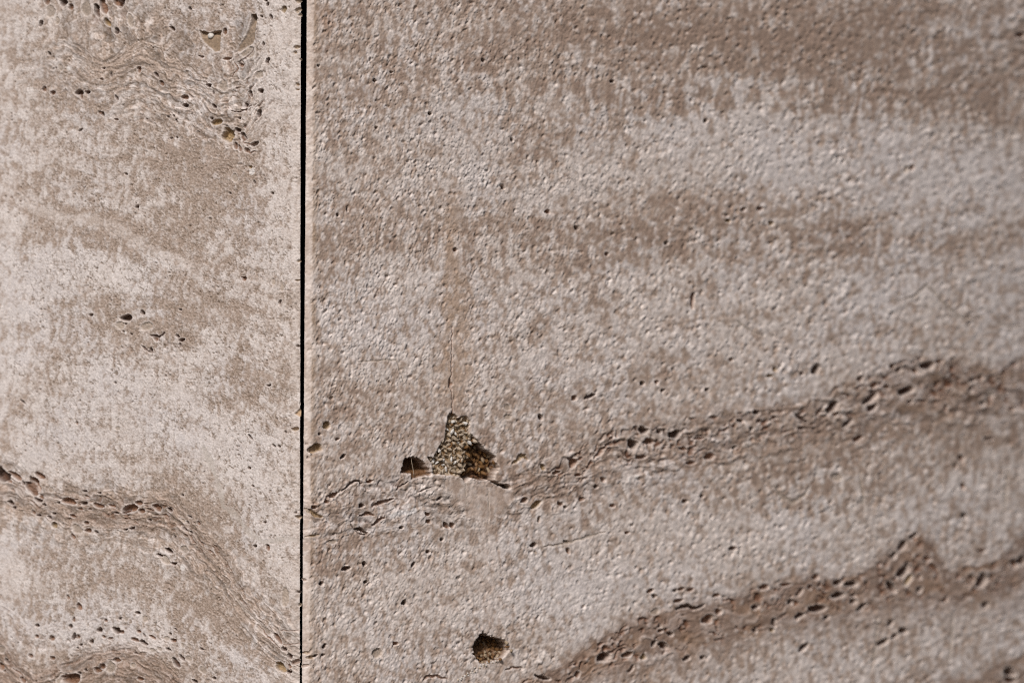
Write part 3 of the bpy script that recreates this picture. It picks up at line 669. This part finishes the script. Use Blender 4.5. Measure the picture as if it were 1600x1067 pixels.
    # crackle in the pale patches
    f1, f2, cr = worley((U + 4 * n12 + 2 * n5) / 8.5, (V + 4 * n12 + 2 * n5) / 11.0, 33)
    cellw = sst(0.45, 0.8, w + .1 * n12) * sst(-.2, .4, gn(U / 40, V / 40, 155) + .2 + blobs("740 270 70 60 .7;660 230 60 60 .5;880 280 60 40 .5", U, V, 0, 0)) * sst(1350, 900, U) * sst(460, 330, V)
    net = sst(0.15, 0.02, f2 - f1) * cellw
    rgb = lerp3(rgb, rgb * .55, net * .8)
    k1_, k2_, kr = worley((U + 3 * n12 + 2 * n5) / 9.0, (V + 6 * n22 + 3 * n5) / 21.0, 133, 1.0)
    fleck = sst(.05, .28, k2_ - k1_ + .08 * n5) * sst(.4, .75, kr) * sst(.36, .72, w + .15 * n12) * (1 - bw)
    rgb = lerp3(rgb, np.broadcast_to(WHITE * 1.12, U.shape + (3,)), .55 * fleck)
    # brushed relief: lumps and slanting pits, coarser to the right
    def slant(sc, sx, ang):
        ca, sa = math.cos(R(ang)), math.sin(R(ang))
        a = U + 2.0 * n12; b = V + 2.0 * n9
        return (a * ca + b * sa) / (sc * sx), (-a * sa + b * ca) / sc
    p, q = slant(5.4, 1.5, -62)
    a1, _, r1 = worley(p, q, 61)
    p, q = slant(9.5, 1.35, -66)
    a2, _, r2 = worley(p, q, 62)
    p, q = slant(17, 1.2, -60)
    a3, _, r3 = worley(p, q, 63)
    a0, _, r0 = worley((U + V * .4) / 4.3, V / 5.0, 64)
    pit0 = sst(0.36, 0.1, a0) * (r0 < .3) * (1 - .85 * far)
    ls = gn((U * .5 + V * .87 * .0 + U * .37 + V * .5) / 2.9, (V * .87 - U * .5) / 10, 165)
    dens = 0.34 + 0.5 * gn(U / 48, V / 60, 160) + .2 * far - .14 * sst(800, 600, U)
    rough = np.clip(.92 + .6 * gn(U / 70, phi / 40, 164) + .3 * n22, .45, 1.5)
    pit1 = sst(0.34, 0.08, a1) * (r1 < dens) * (1 - far)
    pit2 = sst(0.33, 0.08, a2) * (r2 < dens + .1) * (0.2 + .8 * far)
    pit3 = sst(0.20, 0.08, a3) * (r3 < 0.42)
    l1 = gn((U + V * .35) / 4.6, (V - U * .2) / 7.5, 161); l2 = gn((U + V * .3) / 8.4, V / 11, 162)
    bump2 = sst(0.45, 0.1, a2) * (r2 > .78)
    h = (0.5 * l1 * (1 - .65 * far) + .42 * ls * (1 - .8 * far) + 0.75 * l2 * (.2 + .8 * far) + 0.5 * n3 * (1 - .9 * far)
         - 1.0 * pit1 - 1.5 * pit2 - 2.1 * pit3 - 1.0 * pit0 + 1.3 * bump2 * (.4 + .6 * far) + 1.1 * n60 + .6 * n12 * .5)
    h = h * rough * (1 - .55 * smooth) * (1 - .45 * band2) * (1 - .25 * band1) + (1.3 * lam - .8 * lthread) * lamw - .8 * net
    rgb *= (1 + (0.34 * lam - .3 * lthread) * lamw + .12 * n3 * (1 - .9 * far) + .1 * n5 + .13 * n9 + .07 * l2 + .11 * gn(U / 1.9, V / 1.9, 163) * (1 - sst(.1, .6, far)))[..., None]
    spk = np.clip(pit1 * .5 + pit2 * .5 + pit3, 0, 1) * (1 - .8 * smooth)
    rgb = lerp3(rgb, np.broadcast_to(KIND['s'] * 1.3, U.shape + (3,)), spk * .15)
    rgb = lerp3(rgb, np.broadcast_to(WHITE * 1.06, U.shape + (3,)), bump2 * .4)  # bump tops whitened as painted highlights
    pw = np.clip(sst(1.99, 2.05, psi) * sst(2.75, 2.4, psi) * sst(800, 900, U) + sst(4.0, 4.08, psi) * sst(4.9, 4.6, psi) + sst(6.0, 6.05, psi) + .45 * sst(2.02, 2.1, psi) * sst(2.8, 2.5, psi) * sst(660, 600, U), 0, 1) * sst(-.4, .2, n22) * (1 - smooth)
    # pores strung out along the layers of the porous bands
    fx, _, fr = worley((U + 6 * n12) / 17, (ph + 3 * n5 + 3 * n12) / 8.5, 171); fy, _, gr = worley((U + 4 * n12) / 9, (ph + 2 * n5) / 5.5, 172)
    pore = np.maximum(sst(.40, .2, fx + .12 * n5) * (fr > .62), .8 * sst(.36, .16, fy + .1 * n3) * (gr > .68))
    pore = pore * pw
    h = h - 3.8 * pore; rgb = lerp3(rgb, np.broadcast_to(srgb('75503A'), U.shape + (3,)), pore * .9)
    S.h, S.rgb = h.astype(F32), rgb.astype(F32)
    m = (psi > 2.0 + .03 * n12) & (psi < 2.8 + .12 * n12) & (U > 800)
    S.own[m] = S.part('porous_band', None, 'upper brown porous layer with slanting pits running to the right')
    m = (psi > 2.05 + .03 * n12) & (psi < 2.85 + .05 * n12) & (U < 650)
    S.own[m] = S.part('porous_band', None, 'swirl of thin laminae left of the crystal cavity')
    m = (psi > 4.0 + .02 * n12) & (psi < 4.85 + .05 * n12) & (U > 760)
    S.own[m] = S.part('porous_band', None, 'lower reddish brown porous layer with a peak')
    m = (psi > 5.98 + .02 * n12) & (U > 1300)
    S.own[m] = S.part('porous_band', None, 'dark brown layer in the lower right corner')
    S.own[patch > .5] = S.part('filler_patch', None, 'smooth pinkish mortar patch under the crystal cavity')
    S.own[(fill > .45) & (S.own == 0)] = S.part('filler_patch', None, 'smooth buff filler around the hairline crack')
    S.hole(HOLLOW, 26, srgb('6A4A2C'), 'hollow', 'dark arched hollow left of the crystals', 1.4,
           lambda u, v, d: (0.35 + .75 * sst(740, 728, v)))
    S.cav1 = S.hole(CAVITY, 19, lambda u, v: lerp3(np.broadcast_to(srgb('9C8262'), u.shape + (3,)), np.broadcast_to(srgb('5C3C20'), u.shape + (3,)), sst(718, 742, u + .3 * (v - 720))), 'crystal_cavity', 'triangular cavity lined with calcite crystals', 1.5,
                    lambda u, v, d: (0.42 + .8 * sst(722, 745, u + .3 * (v - 720))))
    S.cav2 = S.hole(CAVITY2, 26, srgb('6A4C2E'), 'crystal_cavity', 'small dark cavity near the bottom with brown crystals', 1.5,
                    lambda u, v, d: 0.6 + .8 * sst(1025, 998, v), 2.6)
    for i, (x, y, a, b, an, kd) in enumerate(pl(PITS_R, 5)):
        S.pit(x, y, a, b, an, kd, i + 3, None)
    for i, (p_, hw, kd) in enumerate(LINES_R):
        S.groove(p_, hw, kd, 170 + i)
    S.groove(CRACK[0], 0.65, 'b', 201, 2.2, 'crack', 'brown hairline crack running up from the crystal cavity', 'crack')
    S.groove([(703.5, 592), (704.5, 600), (703, 606)], 2.0, 'b', 202, 5)
    S.groove([(763, 762), (764, 790), (763, 815)], 0.5, 'g', 203, 0.7)
    S.groove([(727, 755), (728, 775), (731, 790)], 0.45, 'g', 204, 0.5)
    # blue white smear
    dd, _ = line_d([(612, 806), (625, 800), (640, 801), (648, 797)], U, V)
    tt = sst(5, 2, dd)[..., None] * .6
    S.rgb = (S.rgb * (1 - tt) + srgb('D9D8DA') * tt).astype(F32)
    sl = S.s_loc
    k = 1.6
    bev = np.logaddexp(0, (9.5 - sl) / k) * k
    S.h -= (bev * math.tan(R(35))).astype(F32)
    t = sst(12, 8.5, sl)
    S.h = np.where(sl < 14, S.h * 1.0 + t * (0.75) * 0, S.h)
    calm = sst(11, 7, sl)
    S.h = (S.h * (1 - calm) + calm * (-(bev * math.tan(R(35))) + .6 * (S.h + bev * math.tan(R(35))))).astype(F32)
    S.rgb = lerp3(S.rgb, S.rgb * .45 + .55 * CREAM * 1.02, t * .75).astype(F32) * np.array([1.035, 1.0, .962], F32)  # chamfer lightened to cream, the brighter light on it put into colour
    S.rgb = lerp3(S.rgb, np.broadcast_to(srgb('A88F78'), U.shape + (3,)), sst(8, 11, sl) * sst(22, 13, sl) * (.35 + .4 * gn(U / 20, V / 30, 190))).astype(F32)
    S.own[(sl < 10) & (S.own == 0)] = S.part('chamfered_edge', None, 'smooth pale chamfer along the dark joint')


def axis(*segs):
    """grid lines: (start, end, step at start, step at end)"""
    out = []
    for a, b, s0, s1 in segs:
        x = a
        while x < b - 0.25 * s1:
            out.append(x)
            x += s0 + (s1 - s0) * (x - a) / (b - a)
    out.append(segs[-1][1])
    return np.array(out)


def lin_edge(px_top, px_bot, plane):
    s0 = plane.s_of(px_top) / MM; s1 = plane.s_of(px_bot) / MM
    return lambda z: s0 + (s1 - s0) * (533.5 - z) / 1067.0


rows_l = axis((-800, -610, 7, 2), (-610, 610, 1.16, 1.16), (610, 800, 2, 7))
cols_l = axis((0, 20, 0.9, 1.1), (20, 570, 1.1, 1.25), (570, 860, 1.6, 8))
rows_r = axis((-860, -670, 7, 2), (-670, 670, 1.34, 1.34), (670, 860, 2, 7))
cols_r = axis((0, 24, 0.9, 1.2), (24, 500, 1.25, 1.5), (500, 1960, 1.55, 3.9), (1960, 2400, 4, 11))
SL = Slab(LEFT, lin_edge(467.4, 465.6, LEFT), cols_l, rows_l, 'left')
SR = Slab(RIGHT, lin_edge(482.4, 474.8, RIGHT), cols_r, rows_r, 'right', 0.30)
design_left(SL)
design_right(SR)


# ------------------------------------------------------------------ materials
def stone_material(name, rough, bump):
    m = bpy.data.materials.new(name); m.use_nodes = True
    nt = m.node_tree; n = nt.nodes; L = nt.links
    b = n['Principled BSDF']
    at = n.new('ShaderNodeAttribute'); at.attribute_name = 'stone'
    tc = n.new('ShaderNodeTexCoord')
    n1 = n.new('ShaderNodeTexNoise'); n1.inputs['Scale'].default_value = 620; n1.inputs['Detail'].default_value = 4
    L.new(tc.outputs['Object'], n1.inputs['Vector'])
    mp = n.new('ShaderNodeMapRange'); mp.inputs['From Min'].default_value = .3; mp.inputs['From Max'].default_value = .7
    mp.inputs['To Min'].default_value = .9; mp.inputs['To Max'].default_value = 1.1
    L.new(n1.outputs['Fac'], mp.inputs['Value'])
    mx = n.new('ShaderNodeVectorMath'); mx.operation = 'SCALE'
    L.new(at.outputs['Color'], mx.inputs[0]); L.new(mp.outputs[0], mx.inputs['Scale'])
    L.new(mx.outputs[0], b.inputs['Base Color'])
    n2 = n.new('ShaderNodeTexNoise'); n2.inputs['Scale'].default_value = 900; n2.inputs['Detail'].default_value = 3
    L.new(tc.outputs['Object'], n2.inputs['Vector'])
    bp = n.new('ShaderNodeBump'); bp.inputs['Strength'].default_value = bump; bp.inputs['Distance'].default_value = 0.0004
    L.new(n2.outputs['Fac'], bp.inputs['Height']); L.new(bp.outputs[0], b.inputs['Normal'])
    b.inputs['Roughness'].default_value = rough
    b.inputs['Specular IOR Level'].default_value = 0.3
    return m


def plain_material(name, c, rough=.7, var=.25, scale=300, spec=.3, trans=0):
    m = bpy.data.materials.new(name); m.use_nodes = True
    nt = m.node_tree; n = nt.nodes; L = nt.links
    b = n['Principled BSDF']
    tc = n.new('ShaderNodeTexCoord')
    n1 = n.new('ShaderNodeTexNoise'); n1.inputs['Scale'].default_value = scale; n1.inputs['Detail'].default_value = 3
    L.new(tc.outputs['Object'], n1.inputs['Vector'])
    cr = n.new('ShaderNodeValToRGB')
    cr.color_ramp.elements[0].position = .3; cr.color_ramp.elements[1].position = .7
    cr.color_ramp.elements[0].color = tuple(float(v) * (1 - var) for v in c) + (1,)
    cr.color_ramp.elements[1].color = tuple(float(v) * (1 + var) for v in c) + (1,)
    L.new(n1.outputs['Fac'], cr.inputs[0]); L.new(cr.outputs[0], b.inputs['Base Color'])
    b.inputs['Roughness'].default_value = rough
    b.inputs['Specular IOR Level'].default_value = spec
    return m


M_L = stone_material('honed_travertine', .6, .25)
M_R = stone_material('brushed_travertine', .55, .35)
M_CUT = plain_material('darkened_sawn_travertine', srgb('4E3826'), .9)  # brown sawn stone, darkened further to deepen the shade in the joint
M_CORE = plain_material('travertine_core', srgb('A89684'), .8)
M_DARK = plain_material('joint_shade_black', (0.004, 0.004, 0.004), .9, spec=.05)  # near-black colour stands in for the deep shade of the open joint
M_CALC = plain_material('pale_calcite', srgb('B2A08C'), .5, .2, 240)
M_CALC2 = plain_material('grey_calcite', srgb('9E8A72'), .55, .2, 240)
M_AMB = plain_material('amber_calcite', srgb('795836'), .55, .25, 240)
M_WHT = plain_material('white_calcite', srgb('CFC8C0'), .5, .12, 240)


# ------------------------------------------------------------------ meshes
def mesh_object(name, co, quads, rgb, mat, parent):
    me = bpy.data.meshes.new(name)
    nq = len(quads)
    me.vertices.add(len(co)); me.vertices.foreach_set('co', np.ascontiguousarray(co, F32).ravel())
    me.loops.add(nq * 4); me.loops.foreach_set('vertex_index', quads.astype(np.int32).ravel())
    me.polygons.add(nq); me.polygons.foreach_set('loop_start', np.arange(0, nq * 4, 4, dtype=np.int32))
    me.update(calc_edges=True)
    if rgb is not None:
        ca = me.color_attributes.new('stone', 'FLOAT_COLOR', 'POINT')
        q = np.ones((len(co), 4), F32); q[:, :3] = np.clip(rgb, 0.002, 0.95)
        ca.data.foreach_set('color', q.ravel())
    me.shade_smooth()
    me.materials.append(mat)
    o = bpy.data.objects.new(name, me); col.objects.link(o)
    o.parent = parent
    return o


def thing(name, label, cat, loc):
    o = bpy.data.objects.new(name, None); col.objects.link(o)
    o.empty_display_size = .05
    o.location = loc; o['label'] = label; o['category'] = cat; o['kind'] = 'thing'
    return o


def build(S, root, mat, joint_dir):
    base = np.array(root.location)
    n = S.pl.n
    P = np.stack([S.X + S.N[0] * S.h * MM, S.Y + S.N[1] * S.h * MM, S.Z], -1) - base
    nr, nc = S.h.shape
    idx = np.arange(nr * nc).reshape(nr, nc)
    a, b, c, d = idx[:-1, :-1], idx[:-1, 1:], idx[1:, 1:], idx[1:, :-1]
    Q = np.stack([a, b, c, d], -1).reshape(-1, 4) if S.side == 'right' else np.stack([a, d, c, b], -1).reshape(-1, 4)
    own = S.own[:-1, :-1].ravel()
    Pf = P.reshape(-1, 3); Cf = S.rgb.reshape(-1, 3)
    order = np.argsort(own, kind='stable'); so = own[order]
    cuts = np.searchsorted(so, np.arange(len(S.parts) + 1))
    objs = {}
    for k, (name, par, label) in enumerate(S.parts):
        sel = order[cuts[k]:cuts[k + 1]]
        if len(sel) < 3:
            continue
        q = Q[sel]
        vid, inv = np.unique(q, return_inverse=True)
        parent = objs.get(par, root) if par is not None else root
        o = mesh_object(name, Pf[vid], inv.reshape(-1, 4), Cf[vid], mat, parent)
        if label:
            o['label'] = label
        objs[k] = o
    # sawn edges round the slab and its core
    loops = [(idx[:, 0], joint_dir), (idx[:, -1], None), (idx[0, :], None), (idx[-1, :], None)]
    back = -0.030
    for line, dr in loops:
        line = line[::3] if (len(line) - 1) % 3 == 0 else np.append(line[::3], line[-1])
        f = Pf[line]
        nn = np.stack([S.N[0].ravel()[line], S.N[1].ravel()[line], np.zeros(len(line))], -1)
        off = np.array([dr[0] * 0.03, dr[1] * 0.03, 0]) if dr else nn * back
        m = len(f)
        co = np.concatenate([f, f + off])
        i = np.arange(m - 1)
        mesh_object('sawn_edge', co, np.stack([i, i + 1, i + 1 + m, i + m], -1), None, M_CUT, root)
    js = np.linspace(60, nc - 1, 14).astype(int)
    nn = np.stack([S.N[0][0, js], S.N[1][0, js], 0 * js], -1)
    lo, hi = np.stack([S.X[0, js], S.Y[0, js], S.Z[0, js]], -1) - base, np.stack([S.X[-1, js], S.Y[-1, js], S.Z[-1, js]], -1) - base
    co = np.concatenate([lo - nn * .02, hi - nn * .02, lo - nn * .029, hi - nn * .029])
    m = len(js); i = np.arange(m - 1)
    q = [np.stack([i, i + 1, i + 1 + m, i + m], -1), np.stack([i + 2 * m, i + 3 * m, i + 1 + 3 * m, i + 1 + 2 * m], -1),
         np.stack([i, i + 2 * m, i + 1 + 2 * m, i + 1], -1), np.stack([i + m, i + 1 + m, i + 1 + 3 * m, i + 3 * m], -1),
         np.array([[0, m, 3 * m, 2 * m], [m - 1, 3 * m - 1, 4 * m - 1, 2 * m - 1]])]
    mesh_object('slab_core', co, np.concatenate(q), None, M_CORE, root)
    return objs


def slab_base(S):
    j = S.h.shape[1] // 2
    return (float(S.X[0, j]), float(S.Y[0, j]), float(S.Z[0, j]))


ROOT_L = thing('travertine_slab', 'pale honed travertine slab to the left of the dark joint', 'stone slab', slab_base(SL))
ROOT_R = thing('travertine_slab', 'darker pitted travertine slab with a crystal lined cavity right of the joint', 'stone slab', slab_base(SR))
for r_ in (ROOT_L, ROOT_R):
    r_['group'] = 'travertine cladding slabs meeting at the corner'
OL = build(SL, ROOT_L, M_L, (-0.10, 0.995))
OR = build(SR, ROOT_R, M_R, (0.03, 1.0))


# ------------------------------------------------------------------ crystals in the cavities
def crystal_mesh(name, seed, mat):
    r = random.Random(seed)
    k = 5 + seed % 2
    vs = [(0, 0, 1.0), (0, 0, -1.0)]
    fs = []
    for j, (zz, rr) in enumerate(((.45, .8), (-.4, 1.0))):
        for i in range(k):
            a = 2 * math.pi * (i + r.uniform(-.2, .2)) / k
            q = rr * r.uniform(.8, 1.15)
            vs.append((math.cos(a) * q, math.sin(a) * q, zz + r.uniform(-.15, .15)))
    for i in range(k):
        p, q = 2 + i, 2 + (i + 1) % k
        fs += [(0, p, q), (p, p + k, q + k, q), (1, q + k, p + k)]
    me = bpy.data.meshes.new(name); me.from_pydata(vs, [], fs); me.update()
    me.materials.append(mat)
    return me


CR = {m: [crystal_mesh('crystal', 10 * j + i, mt) for i in range(5)] for j, (m, mt) in
      enumerate((('p', M_CALC), ('g', M_CALC2), ('a', M_AMB), ('w', M_WHT)))}


def inside(pts, x, y):
    c = False
    for i in range(len(pts)):
        ax, ay = pts[i]; bx, by = pts[i - 1]
        if (ay > y) != (by > y) and x < (bx - ax) * (y - ay) / (by - ay) + ax:
            c = not c
    return c


def height_at(S, x, y):
    w = S.window(x - 1, y - 1, x + 1, y + 1)
    d = (S.U[w] - x) ** 2 + (S.V[w] - y) ** 2
    return float(S.h[w].ravel()[d.argmin()])


def put_crystal(parent, x, y, h, kind, ln, wd, rng, stand=.5):
    o = bpy.data.objects.new('crystal', rng.choice(CR[kind])); col.objects.link(o)
    o.parent = parent
    o.location = SR.at(x, y, h) - Vector(ROOT_R.location)
    # long axis mostly in the face plane, some sticking out
    ax = Vector((rng.uniform(-1, 1), rng.uniform(-stand, stand), rng.uniform(-1, 1))).normalized()
    o.rotation_euler = ax.to_track_quat('Z', 'Y').to_euler()
    o.rotation_euler.rotate_axis('Z', rng.uniform(0, 3))
    o.scale = (wd * MM, wd * rng.uniform(.6, 1) * MM, ln * MM)
    return o


rng = random.Random(5)
cav = OR[SR.cav1]
pts = []
tries = 0
while tries < 6000:
    tries += 1
    x, y = rng.uniform(675, 800), rng.uniform(645, 762)
    if not inside(CAVITY, x, y) or y > 752:
        continue
    if all((x - a) ** 2 + (y - b) ** 2 > 5.3 ** 2 for a, b in pts):
        pts.append((x, y))
for x, y in pts:
    if y > 741 and x > 722:
        continue
    amber = x > 727 + (y - 690) * -.05 and y > 690
    hf = height_at(SR, x, y)
    if amber:
        put_crystal(cav, x, y, max(hf, -22) + rng.uniform(1, 4), 'a' if rng.random() < .8 else 'g', rng.uniform(4.6, 7), rng.uniform(2.6, 3.8), rng)
    else:
        lift = rng.uniform(-7.5, -2.5)
        put_crystal(cav, x, y, lift, rng.choice('pppgw') if y > 668 else rng.choice('pga'), rng.uniform(4.2, 6.6), rng.uniform(2.2, 3.2), rng)
        put_crystal(cav, x + rng.uniform(-2, 2), y + rng.uniform(-2, 2), lift - 3, rng.choice('gga'), rng.uniform(4.5, 6.5), rng.uniform(3, 4), rng)
for x, y in ((709.5, 659), (728.5, 661), (735, 692)):
    put_crystal(cav, x, y, -3.0, 'w', 5.0, 3.6, rng, .2)
cav2 = OR[SR.cav2]
pts = []
for _ in range(3000):
    x, y = rng.uniform(738, 797), rng.uniform(990, 1037)
    if inside(CAVITY2, x, y) and y > 1000 - (x < 755) * 4 and all((x - a) ** 2 + (y - b) ** 2 > 5.2 ** 2 for a, b in pts):
        pts.append((x, y))
for x, y in pts:
    put_crystal(cav2, x, y, max(height_at(SR, x, y), -30) + rng.uniform(1, 5), rng.choice('aag'), rng.uniform(3, 5), rng.uniform(2.2, 3.4), rng)
for i in range(34):
    t = i / 33
    x = 776 - 62 * t + rng.uniform(-2, 2); y = 1031 + 32 * t ** 1.3 + rng.uniform(-3, 3)
    put_crystal(cav2, x, y, rng.uniform(-.8, .6), rng.choice('wwp'), rng.uniform(1.5, 2.6), rng.uniform(1.2, 2.0), rng)
# thin wall standing in the arched hollow, white nodule in the left slab's notch
hol = [o for k, o in OR.items() if SR.parts[k][0] == 'hollow'][0]


def tube(name, pts, rad, mat, parent, k=6):
    vs, fs = [], []
    for i, (p, r) in enumerate(zip(pts, rad)):
        for j in range(k):
            a = 2 * math.pi * j / k
            vs.append((p[0] + math.cos(a) * r, p[1] + math.sin(a) * r * 4, p[2]))
    for i in range(len(pts) - 1):
        for j in range(k):
            fs.append((i * k + j, i * k + (j + 1) % k, (i + 1) * k + (j + 1) % k, (i + 1) * k + j))
    fs += [tuple(range(k)), tuple(range((len(pts) - 1) * k, len(pts) * k))]
    me = bpy.data.meshes.new(name); me.from_pydata(vs, [], fs); me.update(); me.shade_smooth(); me.materials.append(mat)
    o = bpy.data.objects.new(name, me); col.objects.link(o); o.parent = parent
    return o


loc = Vector(ROOT_R.location)
tube('rib', [SR.at(x, y, -4.5) - loc for x, y in ((645.5, 713), (645, 719), (646.5, 725), (647, 731), (648.5, 737), (648.5, 744))],
     [0.5 * MM, .45 * MM, .5 * MM, .45 * MM, .5 * MM, .6 * MM], M_CALC, hol)
notch = [o for k, o in OL.items() if SL.parts[k][0] == 'cavity'][-1]
vs, fs = [], []
for i in range(9):
    for j in range(12):
        a, b_ = math.pi * i / 8, 2 * math.pi * j / 12
        r = 5.2 * MM * (1 + .12 * math.sin(3 * b_ + i) + .06 * math.cos(5 * a + j))
        vs.append((r * math.sin(a) * math.cos(b_), r * math.sin(a) * math.sin(b_), r * math.cos(a)))
for i in range(8):
    for j in range(12):
        fs.append((i * 12 + j, i * 12 + (j + 1) % 12, (i + 1) * 12 + (j + 1) % 12, (i + 1) * 12 + j))
me = bpy.data.meshes.new('nodule'); me.from_pydata(vs, [], fs); me.update(); me.shade_smooth(); me.materials.append(M_WHT)
o = bpy.data.objects.new('nodule', me); col.objects.link(o); o.parent = notch
o.location = SL.at(328, 57, -3) - Vector(ROOT_L.location)

# ------------------------------------------------------------------ wall behind the open joint, blackened to hold its shade
zb, zt = ZC - 0.46, ZC + 0.46


def behind(S, j, depth):
    r = S.h.shape[0] // 2
    return (float(S.X[r, j] - S.N[0][r, j] * depth), float(S.Y[r, j] - S.N[1][r, j] * depth))


k1, k2 = .0306, .060
half = (ALPHA + BETA) / 2
js_l = [int(v) for v in np.linspace(SL.h.shape[1] - 1, 30, 3)]; js_r = [int(v) for v in np.linspace(40, SR.h.shape[1] - 1, 12)]
outline = []
for kk in (k1, k2):
    outline.append([behind(SL, j, kk) for j in js_l] + [(XC - .004, kk / math.cos(half))] + [behind(SR, j, kk) for j in js_r])
m = len(outline[0])
outline = outline[0] + outline[1][::-1]
vs = [(x, y, z) for z in (zb, zt) for x, y in outline]
t_ = 2 * m
fs = [(i, i + 1, t_ - 2 - i, t_ - 1 - i) for i in range(m - 1)] + [(t_ + i, 2 * t_ - 1 - i, 2 * t_ - 2 - i, t_ + i + 1) for i in range(m - 1)]
fs += [(i, t_ + i, t_ + (i + 1) % t_, (i + 1) % t_) for i in range(t_)]
me = bpy.data.meshes.new('backing_wall'); me.from_pydata(vs, [], fs); me.update(); me.materials.append(M_DARK)
o = bpy.data.objects.new('backing_wall', me); col.objects.link(o)
o['kind'] = 'structure'
